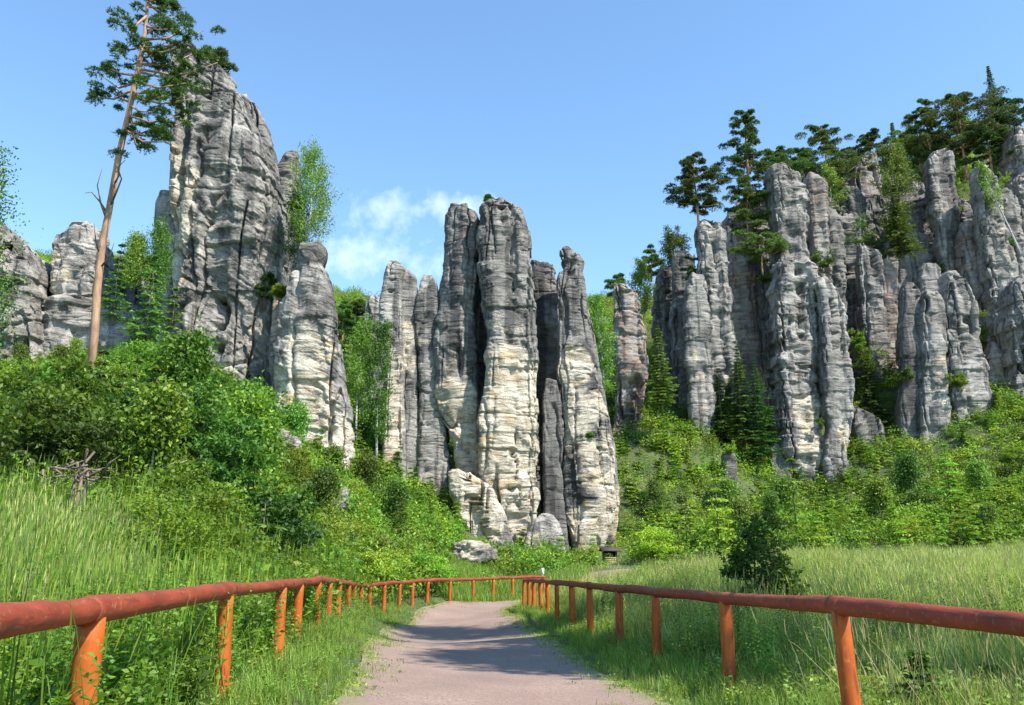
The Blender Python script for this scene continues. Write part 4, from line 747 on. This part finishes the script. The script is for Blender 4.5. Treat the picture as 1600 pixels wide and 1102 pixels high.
# ---- bushes on ledges and at feet, each its own thing
def bush_at(label, px, y0, y1, D, w_px, seed, mat='leaf', **k):
    h = hpx(y0, y1, D); k.setdefault('n', 1800); k.setdefault('leaf', .09 + D * .0012); k.setdefault('nc', 14); plant('shrub', bush_mesh(seed, h, w_px / 2 * D / F, **k), ('bark', mat), label, 'shrub', stand(px, y0, D), parts=('stem', 'crown'))
bush_at('small bright bush in the middle of the tallest left tower face', 374, 372, 335, 54.2, 34, 91, 'leaf')
bush_at('fern tuft on the face of the right central tower', 916, 686, 674, 73.2, 20, 92, 'leaf_yellow', n=500, nc=6)
bush_at('hanging bush on the ledge left of the slanting low tower', 412, 480, 420, 54, 36, 93, 'leaf_dark')
bush_at('shrub on the shelf above the slanting low tower', 437, 470, 440, 52.5, 26, 94, 'leaf_yellow')
bush_at('shrub growing from the base of the rounded front pillar', 1500, 612, 575, 93, 36, 95, 'leaf_yellow')
bush_at('green bushes right of the rounded front pillar, upper', 1540, 560, 478, 101, 70, 96, 'leaf', n=3000)
bush_at('wide bush right of the rounded front pillar, lower', 1560, 640, 590, 98, 80, 97, 'leaf_yellow', n=3000)
bush_at('bushes on the sunny ledge between the split and blue pillars', 1362, 590, 540, 102, 60, 98, 'leaf_yellow', n=2600)
bush_at('ledge bush just right of the tall split pillar', 1338, 560, 510, 103, 34, 99, 'leaf')
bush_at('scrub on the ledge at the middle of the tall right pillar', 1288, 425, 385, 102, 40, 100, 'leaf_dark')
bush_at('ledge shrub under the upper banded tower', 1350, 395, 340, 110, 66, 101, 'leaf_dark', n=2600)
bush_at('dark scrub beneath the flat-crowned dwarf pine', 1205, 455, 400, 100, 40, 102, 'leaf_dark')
bush_at('shrub on the shoulder below the upper left pine clump', 1495, 345, 290, 113, 50, 103, 'leaf_dark', n=2400)
bush_at('bush at the crest beside the summit rock', 1560, 330, 270, 114, 60, 104, 'leaf', n=2600)
bush_at('bush hanging at the right edge of the upper cliffs', 1575, 410, 340, 109, 50, 105, 'leaf_dark', n=2400)
bush_at('scrub below the leaning block on the cliffs', 1475, 470, 410, 112, 46, 106, 'leaf_dark', n=2400)
bush_at('shrub on the small upright stone column', 1140, 712, 692, 87.5, 26, 107, 'leaf_yellow', n=600)
bush_at('tiny plant wedged in the cleft of the tall lit pillars', 1282, 668, 652, 92, 18, 108, 'leaf_dark', n=400, nc=5)
bush_at('yellowish scrub at the neck of the layered pillar', 1082, 445, 395, 97, 30, 109, 'leaf_dark')
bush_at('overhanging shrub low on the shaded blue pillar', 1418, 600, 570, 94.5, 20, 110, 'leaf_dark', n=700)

# ---- nearer plants
def near_bush(label, px, D, h, w_, seed, mat, **k):
    x, y, z = at(px, D, -.05); k.setdefault('leaf', .05 + D * .0022); plant(k.pop('kind', 'shrub'), bush_mesh(seed, h, w_ / 2, **k), ('bark', mat), label, 'shrub', (x, y, z), parts=('stem', 'crown'))
near_bush('dark rounded young tree behind the right fence rail', 1172, 15.5, 2.5, 1.35, 121, 'leaf_dark', n=3800, leaf=.095, nc=40)
near_bush('leafy plant growing along the bottom left corner', 45, 4.6, .55, 1.1, 122, 'leaf', n=700, leaf=.14, nc=14)
near_bush('low leafy plant left of the nearest orange post', 90, 5.4, .5, .9, 123, 'leaf', n=600, leaf=.12, nc=12)
near_bush('bright bush behind the rail between the first two left posts', 285, 13, 1.6, 2.0, 124, 'leaf_yellow', n=3200, leaf=.08)
near_bush('bright round-leaved bush left of the dark fir', 330, 15, 2.0, 2.2, 125, 'leaf_yellow', n=3400, leaf=.09)
near_bush('yellow-green bush right of the dark fir', 520, 26, 1.8, 3.4, 126, 'leaf_yellow', n=3600)
t0 = thing('spruce_sapling', 'small dark spruce sapling in grass under the right fence rail', 'spruce', (*at(1378, 7.6)[:2], at(1378, 7.6)[2]))
for nm, me, mt in zip(('trunk', 'crown'), spruce_mesh(131, .55, .45, leaf=.08, dens=6), ('bark', 'leaf_dark')): link(nm, me, M[mt], t0)
t0 = thing('spruce_sapling', 'low shaded sapling farther right under the same rail', 'spruce', at(1475, 8.6))
for nm, me, mt in zip(('trunk', 'crown'), spruce_mesh(132, .3, .4, leaf=.07, dens=8), ('bark', 'leaf_dark')): link(nm, me, M[mt], t0)
# tangle of dead branches in the left thicket
r = np.random.RandomState(8); x, y, z = P(118, 738, 14); m = MB(); z0 = gz(x, y); zc = z - z0
for k in range(30):
    c = r.normal(size=3) * np.array([.3, .2, .1]) + np.array([0, 0, zc]); a = r.rand() * 6.3; l = r.uniform(.25, .7); d = np.array([math.cos(a), math.sin(a) * .6, r.normal() * .35]) * l
    m.tube([c - d * .5, c + r.normal(size=3) * .05, c + d * .5], [.022, .016, .005], 5, True, .008, k)
for k in range(3): m.tube([(k * .12 - .1, 0, -.2), (k * .1, .05, zc)], [.04, .03], 6, True, .01, k)
tag(link('dead_branches', m.mesh('dead_branches'), M['dead_wood'], None, (x, y, z0)), 'tangle of bare grey-brown dead branches in the left thicket', 'dead branches')

# ---- shrubs in numbers: prototypes shared by every copy
PROTO = {
 'bushA': bush_mesh(201, 2.2, 1.5, n=3400, leaf=.13), 'bushB': bush_mesh(202, 1.6, 1.5, n=3000, leaf=.12, layered=True), 'bushC': bush_mesh(203, 3.0, 1.4, n=4200, leaf=.14, layered=True), 'bushD': bush_mesh(204, 2.6, 1.9, n=4600, leaf=.15),
 'firA': spruce_mesh(211, 2.6, 1.15, leaf=.16, dens=1.1), 'firB': spruce_mesh(212, 3.6, 1.3, leaf=.17), 'firC': spruce_mesh(213, 1.8, .95, leaf=.13, dens=1.2),
 'sapA': birch_mesh(221, 4.0, 1.2, start=.1, n=60, leaf=.15, tr=.05), 'sapB': birch_mesh(222, 3.2, 1.1, start=.1, n=50, leaf=.14, tr=.04)}
used_pts = []
CLEAR = [(800, 69.5, 4.5, 19), (895, 69.5, 4.5, 19), (738, 49, 2.4, 12), (953, 50, 1.5, 12), (845, 68, 3, 4), (522, 40, 1.5, 5), (432, 38, 1.5, 4), (1052, 66, 1.5, 5), (1140, 88, 1.5, 5), (128, 13.5, 1.3, 5)]
def clear(x, y):
    bad = np.zeros(np.shape(x), bool)
    for px, D, hw_, dp_ in CLEAR:
        xx = P(px, 551, D)[0] / D * y; bad |= (np.abs(x - xx) < hw_) & (y > D - dp_) & (y < D + 1.2)
    return bad
def scatter_things(spec, n, region, label, group, seed, smin, smax, mind):
    r = np.random.RandomState(seed); done = 0; tries = 0; names = list(spec)
    while done < n and tries < n * 60:
        tries += 1; x, y = region(r)
        if clear(x, y) or (y < 46 and y > 28 and x > np.interp(y, LFw[:, 1], LFw[:, 0]) - 1.3): continue
        if any((x - a) ** 2 + (y - b) ** 2 < mind * mind for a, b in used_pts): continue
        used_pts.append((x, y)); nm = names[r.randint(len(names))]; mat = spec[nm][r.randint(len(spec[nm]))]
        fam = 'shrub' if nm.startswith('bush') else 'young_spruce' if nm.startswith('fir') else 'young_birch'
        tr_ = 'birch_bark' if fam == 'young_birch' else 'bark'; parts = ('stem', 'crown') if fam == 'shrub' else ('trunk', 'crown')
        sc = r.uniform(smin, smax); la = label[fam]
        plant(fam, PROTO[nm], (tr_, mat), la, fam.replace('_', ' '), (x, y, gz(x, y) - .15), r.rand() * 6.3, (sc, sc, sc * r.uniform(.85, 1.15)), group + ': ' + fam.replace('_', ' ') + 's', parts); done += 1
def reg(poly_px):                                                   # uniform over a wedge of ground: px range, distance range
    a, b, d0, d1 = poly_px
    def f(r):
        D = math.sqrt(r.uniform(d0 * d0, d1 * d1)); return P(r.uniform(a, b), 551, D)[0], D
    return f
G1 = {'bushA': ['leaf', 'leaf_dark', 'leaf_dark'], 'bushC': ['leaf_dark', 'leaf_dark', 'leaf'], 'bushD': ['leaf', 'leaf_dark', 'leaf_dark'], 'sapA': ['leaf'], 'firA': ['fir']}
lab = lambda place: {'shrub': 'green broad-leaved shrub ' + place, 'young_spruce': 'small cone-shaped spruce ' + place, 'young_birch': 'thin-leaved young birch ' + place}
scatter_things(G1, 34, reg((90, 445, 17, 29)), lab('in the dense dark thicket on the left bank'), 'left thicket', 1, .72, 1.12, 1.2)
scatter_things({'bushA': ['leaf', 'leaf_dark'], 'bushD': ['leaf', 'leaf_dark']}, 16, reg((-120, 110, 15, 26)), lab('at the far left end of the bank thicket'), 'far left thicket', 11, .4, .7, 1.2)
scatter_things({'bushA': ['leaf', 'leaf_dark'], 'bushB': ['leaf'], 'bushD': ['leaf']}, 30, reg((-80, 440, 28, 40)), lab('at the top of the left thicket under the rocks'), 'upper left thicket', 2, .45, .8, 1.6)
G2 = {'bushB': ['leaf', 'leaf_yellow', 'leaf_yellow'], 'bushA': ['leaf', 'leaf_yellow'], 'firC': ['fir', 'leaf_dark', 'leaf_yellow'], 'firA': ['fir'], 'sapB': ['birch_leaf']}
scatter_things(G2, 48, reg((440, 820, 33, 64)), lab('on the sunny slope between left and central rocks'), 'central slope', 3, .35, 1.15, 1.6)
scatter_things({'sapB': ['birch_leaf'], 'bushA': ['leaf'], 'bushC': ['leaf']}, 16, reg((400, 560, 38, 58)), lab('below the slanting low tower'), 'foot of slanting tower', 4, .5, .85, 1.6)
G3 = {'firA': ['fir', 'leaf_yellow', 'leaf_yellow'], 'firB': ['fir', 'leaf_yellow'], 'firC': ['fir', 'leaf_dark'], 'bushB': ['leaf', 'leaf_yellow'], 'bushD': ['leaf', 'leaf_yellow', 'leaf_dark'], 'sapA': ['birch_leaf']}
scatter_things(G3, 80, reg((980, 1680, 46, 70)), lab('in the bright scrub under the right cliffs'), 'right scrub', 5, .45, 1.4, 2.0)
scatter_things(G3, 60, reg((965, 1680, 68, 86)), lab('on the upper scrub slope at the cliff feet'), 'upper right scrub', 6, .4, .85, 2.4)
scatter_things({'firB': ['leaf_dark', 'fir'], 'bushC': ['leaf_dark', 'leaf'], 'bushD': ['leaf_dark', 'leaf']}, 26, reg((930, 1620, 97, 116)), lab('growing between the rocks of the right cliffs'), 'between right rocks', 7, .7, 1.4, 3.0)
scatter_things({'firB': ['leaf_dark', 'needle'], 'bushC': ['leaf_dark', 'leaf'], 'sapA': ['birch_leaf']}, 26, reg((1200, 1650, 131, 141)), lab('on the wooded crest above the right cliffs'), 'right crest', 8, 1.4, 2.2, 3.0)
scatter_things({'firB': ['leaf_dark'], 'bushC': ['leaf_dark', 'leaf'], 'sapA': ['birch_leaf']}, 22, reg((470, 1000, 96, 124)), lab('in the wood behind the central rock group'), 'wood behind central group', 9, 1.2, 2.0, 4.0)
scatter_things({'firA': ['fir'], 'bushC': ['leaf_dark', 'leaf'], 'sapA': ['birch_leaf']}, 16, reg((-60, 260, 44, 60)), lab('before the low rocks at the left edge'), 'before left rocks', 10, .45, .8, 2.2)

# tree cut by the left edge
h = hpx(640, 225, 26); tree('birch_tree', birch_mesh, ((84, h, 1.6), dict(start=.1, n=120, leaf=.1, tr=.12)), ('bark', 'leaf'), 'green tree reaching in from the left edge of the picture', 'tree', stand(-78, 640, 26))
for i, (x_, y_, hh) in enumerate([(10.3, 8.2, 21), (11.8, 12.2, 25), (9.6, 5.4, 18)]):
    tree('birch_tree', birch_mesh, ((140 + i, hh, 2.3), dict(start=.35, n=120, leaf=.22, tr=.2)), ('bark', 'leaf'), ['tall tree outside the right edge whose shade crosses the path', 'highest tree outside the right edge, shading the fence bend', 'lower tree outside the right edge, shading the near meadow'][i], 'tree', (x_, y_, gz(x_, y_)))

# ------------------------------------------------------------------ ground cover (stuff)
def scatter_stuff(name, label, protos, mat, pts, scl, seed, tilt=.12):
    r = np.random.RandomState(seed); n = len(pts); col = bpy.data.collections.new(name + '_kinds')
    for i, me in enumerate(protos):
        if len(me.materials) == 0: me.materials.append(M[mat])
        col.objects.link(bpy.data.objects.new('%s_clump_%d' % (name, i), me))
    me = bpy.data.meshes.new(name); me.vertices.add(n); me.vertices.foreach_set('co', np.asarray(pts, dtype=np.float32).ravel())
    a = me.attributes.new('rot', 'FLOAT_VECTOR', 'POINT'); a.data.foreach_set('vector', np.stack([r.normal(size=n) * tilt, r.normal(size=n) * tilt, r.rand(n) * 6.283], 1).astype(np.float32).ravel())
    a = me.attributes.new('scl', 'FLOAT', 'POINT'); a.data.foreach_set('value', np.asarray(scl, dtype=np.float32))
    a = me.attributes.new('idx', 'INT', 'POINT'); a.data.foreach_set('value', r.randint(0, len(protos), n).astype(np.int32))
    o = bpy.data.objects.new(name, me); COL.objects.link(o); o['kind'] = 'stuff'; o['label'] = label
    ng = bpy.data.node_groups.new(name, 'GeometryNodeTree'); ng.interface.new_socket('Geometry', in_out='INPUT', socket_type='NodeSocketGeometry'); ng.interface.new_socket('Geometry', in_out='OUTPUT', socket_type='NodeSocketGeometry')
    gi = ng.nodes.new('NodeGroupInput'); go = ng.nodes.new('NodeGroupOutput'); ip = ng.nodes.new('GeometryNodeInstanceOnPoints'); ci = ng.nodes.new('GeometryNodeCollectionInfo')
    ci.inputs['Collection'].default_value = col; ci.inputs['Separate Children'].default_value = True; ci.inputs['Reset Children'].default_value = True
    def na(nm, ty):
        q = ng.nodes.new('GeometryNodeInputNamedAttribute'); q.data_type = ty; q.inputs['Name'].default_value = nm; return q.outputs['Attribute']
    e2r = ng.nodes.new('FunctionNodeEulerToRotation'); ng.links.new(na('rot', 'FLOAT_VECTOR'), e2r.inputs[0])
    ng.links.new(gi.outputs[0], ip.inputs['Points']); ng.links.new(ci.outputs[0], ip.inputs['Instance']); ip.inputs['Pick Instance'].default_value = True
    ng.links.new(na('idx', 'INT'), ip.inputs['Instance Index']); ng.links.new(e2r.outputs[0], ip.inputs['Rotation']); ng.links.new(na('scl', 'FLOAT'), ip.inputs['Scale']); ng.links.new(ip.outputs[0], go.inputs[0])
    md = o.modifiers.new('scatter', 'NODES'); md.node_group = ng; return o
def blades(seed, n, h, spread, wid, lean=.35, heads=0):
    r = np.random.RandomState(seed); V = []; Fq = []; T = []
    for k in range(n):
        a = r.rand() * 6.3; d = np.array([math.cos(a), math.sin(a)]); b = r.normal(size=2) * spread; hh = h * r.uniform(.55, 1.1); le = lean * hh * r.uniform(.1, 1) ; wv = np.array([-d[1], d[0]]) * wid * r.uniform(.7, 1.2) / 2
        t = r.rand(); i0 = len(V)
        for s in (0, .35, .7, 1.0):
            c = b + d * le * s ** 2; z = hh * s * (1 - .12 * s * lean); ww = wv * (1 - s ** 2 * .95)
            V += [(c[0] - ww[0], c[1] - ww[1], z), (c[0] + ww[0], c[1] + ww[1], z)]
        for q in range(3): Fq.append((i0 + 2 * q, i0 + 2 * q + 1, i0 + 2 * q + 3, i0 + 2 * q + 2)); T.append(t)
        if heads and r.rand() < heads:
            i0 = len(V); c = b + d * le; z = hh * .9
            for s, ww in ((0, .15), (.5, .5), (1, .1)):
                V += [(c[0] - wid * ww, c[1], z + s * .16), (c[0] + wid * ww, c[1], z + s * .16)]
            for q in range(2): Fq.append((i0 + 2 * q, i0 + 2 * q + 1, i0 + 2 * q + 3, i0 + 2 * q + 2)); T.append(1.0)
    return mesh_np('grass_tuft', np.array(V), np.array(Fq), {'tint': ('FACE', T)})
def clump(seed, n, h, rr, leaf, stems=True):
    r = np.random.RandomState(seed); lv = Leaves(seed); d = rdir(r, n); d[:, 2] = np.abs(d[:, 2]); c = d * np.array([rr, rr, h]) * (r.rand(n, 1) ** .4)
    lv.add(c, rdir(r, n) * .8 + d * .6 * np.array([1, 1, .3]), leaf * r.uniform(.6, 1.3, n), leaf * r.uniform(.45, .7), np.clip(.2 + .6 * r.rand(n) + .2 * d[:, 2], 0, 1)); return lv.mesh('leaf_clump')
def herb(seed, n, h, leaf):
    r = np.random.RandomState(seed); lv = Leaves(seed)
    for k in range(n):
        b = r.normal(size=2) * .16; hh = h * r.uniform(.5, 1.1); ln = r.normal(size=2) * .12; ns = int(6 + hh * 34); s = np.linspace(.15, 1, ns); a = np.arange(ns) * 2.4 + r.rand() * 6
        c = np.stack([b[0] + ln[0] * s, b[1] + ln[1] * s, hh * s], 1); d = np.stack([np.cos(a), np.sin(a), .25 + .3 * r.rand(ns)], 1); lv.add(c, d, leaf * (1.3 - .7 * s) * r.uniform(.7, 1.2, ns), leaf * .45 * (1.2 - .5 * s), np.clip(.3 + .5 * s * r.rand(), 0, 1) * np.ones(ns))
        lv.add(c[:1] * 0 + np.array([[b[0], b[1], 0]]), np.array([[ln[0], ln[1], hh]]), hh, .012, .3)
    return lv.mesh('herb')
RS = np.random.RandomState(77)
def wedge(n, a, b, d0, d1, power=2.0):
    D = (RS.rand(n) * (d1 ** power - d0 ** power) + d0 ** power) ** (1 / power); px = RS.uniform(a, b, n); v = ray(800, 551); x = (px - 800) / F / v.y * D; return x, D
def fence_gap(x, y, W): return x - np.interp(y, W[:, 1], W[:, 0])
def pts(x, y, dz=-.03): return np.stack([x, y, ground(x, y) + dz], 1)
lf, rf = LFw, RFw
# scrub floor over every slope
x, y = wedge(17000, -350, 1950, 12, 60); k = (fence_gap(x, y, lf) < -.6) & (y > 13) | (y > 44); k &= ~((x > 0) & (y < 46)); k &= ~on_path(x, y, 1.0); k &= ~clear(x, y) | (RS.rand(len(x)) < .1); k &= RS.rand(len(x)) < .3 + .7 * sstep(-.35, .1, noise(np.stack([x * .6, y * .6, 0 * x], 1), 44)); x, y = x[k], y[k]
scatter_stuff('undergrowth', 'low leafy scrub covering the nearer slopes', [clump(301 + i, 150, .45 + .12 * i, .55, .1) for i in range(4)], 'leaf', pts(x, y), RS.uniform(.45, 1.6, len(x)) * (1 + y / 120), 1)
x, y = wedge(19000, -250, 1850, 48, 140); nzv = noise(np.stack([x * .3, y * .3, 0 * x], 1), 41) + .5 * noise(np.stack([x * .9, y * .9, 0 * x], 1), 42); keep = (RS.rand(len(x)) < .3 + .7 * sstep(-.35, .15, nzv)) & ((y < 52) * (np.abs(x) < 4) == 0); sel = nzv + RS.normal(size=len(x)) * .25 > -.08
sc_ = RS.uniform(.5, 1.75, len(x)) * np.where(clear(x, y), .4, 1); k = keep & sel
scatter_stuff('undergrowth', 'yellow-green leafy scrub in patches over the farther slopes', [clump(311 + i, 130, .7 + .15 * i, .85, .17) for i in range(4)], 'leaf_yellow', pts(x[k], y[k]), sc_[k], 2)
k = keep & ~sel
scatter_stuff('undergrowth', 'darker green scrub in patches over the farther slopes and crest', [clump(411 + i, 140, .75 + .15 * i, .8, .16) for i in range(4)], 'leaf', pts(x[k], y[k]), sc_[k], 12)
x, y = wedge(3600, 380, 1750, 44, 96); k = ~clear(x, y) & ((x > 6) | (y > 48)) & (noise(np.stack([x * .2, y * .2, 0 * x], 1), 43) > -.25); x, y = x[k], y[k]
scatter_stuff('undergrowth', 'knee-high seedling firs dotted through the slope scrub', [spruce_mesh(421 + i, 1.25 + .3 * i, .6 + .1 * i, leaf=.13, dens=1.5)[1] for i in range(3)], 'leaf_yellow', pts(x, y), RS.uniform(.5, 1.5, len(x)), 13)
# meadow of tall grass right of the path
x, y = wedge(26000, 780, 1900, 6, 47, 1.7); k = (fence_gap(x, y, rf) > .25) | (y > 33); k &= ~on_path(x, y, .8); k &= ~clear(x, y) | (RS.rand(len(x)) < .3); k &= RS.rand(len(x)) < .35 + .65 * sstep(-.2, .25, noise(np.stack([x * .8, y * .8, 0 * x], 1), 15)); x, y = x[k], y[k]
hs = (1 - .45 * sstep(30, 42, y)) * (.72 + .4 * noise(np.stack([x * .25, y * .25, 0 * x], 1), 5) + .3 * noise(np.stack([x * 1.1, y * 1.1, 0 * x], 1), 6))
scatter_stuff('grass', 'tall pale seeding meadow grass right of the path', [blades(321 + i, 22, .95, .16, .013, .6, .7) for i in range(4)], 'tall_grass', pts(x, y), hs * RS.uniform(.6, 1.3, len(x)) * (.55 + .45 * sstep(4, 16, y)) * (.65 + .35 * sstep(0, 3, fence_gap(x, y, rf))), 3, .24)
x, y = wedge(5000, 780, 1900, 9, 46, 1.6); k = (fence_gap(x, y, rf) > .5); k &= ~clear(x, y) & (RS.rand(len(x)) < sstep(-.1, .3, noise(np.stack([x * .5, y * .5, 0 * x], 1), 19))); x, y = x[k], y[k]
scatter_stuff('weeds', 'leafy herbs mixed into the meadow grass', [herb(371 + i, 12, .75, .06) for i in range(3)], 'weed', pts(x, y), RS.uniform(.5, 1.2, len(x)) * (1 - .4 * sstep(30, 42, y)), 8)
# reed-like grass on the left
x, y = wedge(7000, -350, 300, 5.0, 14, 1.8); k = fence_gap(x, y, lf) < -.35 - .1 * y; k &= RS.rand(len(x)) < .2 + .8 * sstep(-.2, .25, noise(np.stack([x * .9, y * .9, 0 * x], 1), 16)); x, y = x[k], y[k]
scatter_stuff('grass', 'very tall upright grass behind the left fence', [blades(331 + i, 12, 1.5, .18, .014, .25, .5) for i in range(4)], 'tall_grass', pts(x, y), RS.uniform(.3, .85, len(x)) * (1 - .35 * sstep(1.5, 0, fence_gap(x, y, lf) * -1 - .1 * y)), 4, .12)
# verge turf and herbs
x, y = wedge(42000, -100, 1700, 2.6, 42, 1.25); k = ~on_path(x, y, -.02) & (fence_gap(x, y, lf) > -2.2) & (fence_gap(x, y, rf) < 2.5); x, y = x[k], y[k]
dp = np.minimum(np.abs(x - np.interp(y, yy, xl0)), np.abs(x - np.interp(y, yy, xr0)))
scatter_stuff('grass', 'short green turf on both verges of the path', [blades(341 + i, 20, .26, .09, .008, .7) for i in range(4)], 'grass', pts(x, y, -.01), RS.uniform(.5, 1.2, len(x)) * (.35 + .65 * sstep(0, .9, dp)), 5)
x, y = wedge(9000, -150, 1750, 2.6, 40, 1.3); k = ~on_path(x, y, .12) & (fence_gap(x, y, lf) > -3.5) & (fence_gap(x, y, rf) < 2.5); x, y = x[k], y[k]
dp = np.minimum(np.abs(x - np.interp(y, yy, xl0)), np.abs(x - np.interp(y, yy, xr0)))
scatter_stuff('weeds', 'low leafy weeds and clover on both verges', [herb(351 + i, 7, .26, .075) for i in range(3)] + [clump(355 + i, 60, .12, .2, .045) for i in range(2)], 'weed', pts(x, y), RS.uniform(.5, 1.15, len(x)) * (.4 + .75 * sstep(0, 1.6, dp)), 6)
x, y = wedge(6500, -200, 700, 3.5, 26, 1.4); k = (fence_gap(x, y, lf) < -.25); x, y = x[k], y[k]
scatter_stuff('weeds', 'waist-high herbs crowding behind the left fence', [herb(361 + i, 14, .75, .06 + .012 * i) for i in range(4)] + [blades(366, 30, .9, .16, .01, .5, .3), blades(367, 26, 1.1, .16, .01, .4, .3)], 'leaf', pts(x, y), RS.uniform(.5, 1.25, len(x)), 7)

i = RS.randint(0, len(yy), 2600); y = yy[i] + RS.rand(2600) * .12; sd = RS.rand(2600) < .5; off = np.abs(RS.normal(size=2600)) * .16 * (1 + 1.3 * (noise(np.stack([y * .8, sd * 9.0, 0 * y], 1), 23) > .1))
x = np.where(sd, np.interp(y, yy, xl0) - .18 + off, np.interp(y, yy, xr0) + .18 - off); k = y > 3; x, y = x[k], y[k]
scatter_stuff('weeds', 'scraps of clover and grass creeping onto the gravel edge', [clump(381 + i, 30, .05, .12, .03) for i in range(3)] + [blades(385, 14, .11, .07, .007, .8)], 'weed', pts(x, y, .01), RS.uniform(.5, 1.2, len(x)), 9)

M['straw'] = leaf_mat('dry_stalks', (.16, .17, .06), (.32, .29, .13), (.42, .34, .17), .3)
x, y = wedge(9000, -300, 1900, 3.5, 44, 1.5); k = ((fence_gap(x, y, rf) > .3) | (fence_gap(x, y, lf) < -.4 - .1 * y)) & ~on_path(x, y, .8) & ((x > 0) | (y < 15)) & ~clear(x, y) & (RS.rand(len(x)) < sstep(-.15, .3, noise(np.stack([x * .35, y * .35, 0 * x], 1), 29))); x, y = x[k], y[k]
scatter_stuff('grass', 'dry seeding grass stalks standing above the green blades', [blades(391 + i, 7, 1.15, .2, .008, .5, 1.0) for i in range(3)], 'straw', pts(x, y), RS.uniform(.6, 1.1, len(x)) * (1 - .4 * sstep(28, 42, y)), 10, .16)

x, y = wedge(6000, 660, 1010, 36, 53); k = ~on_path(x, y, .1); x, y = x[k], y[k]
scatter_stuff('grass', 'low turf between the fence bend and the scrub', [blades(341 + i, 24, .34, .16, .014, .7) for i in range(3)], 'grass', pts(x, y, -.01), RS.uniform(.5, 1.5, len(x)), 14)
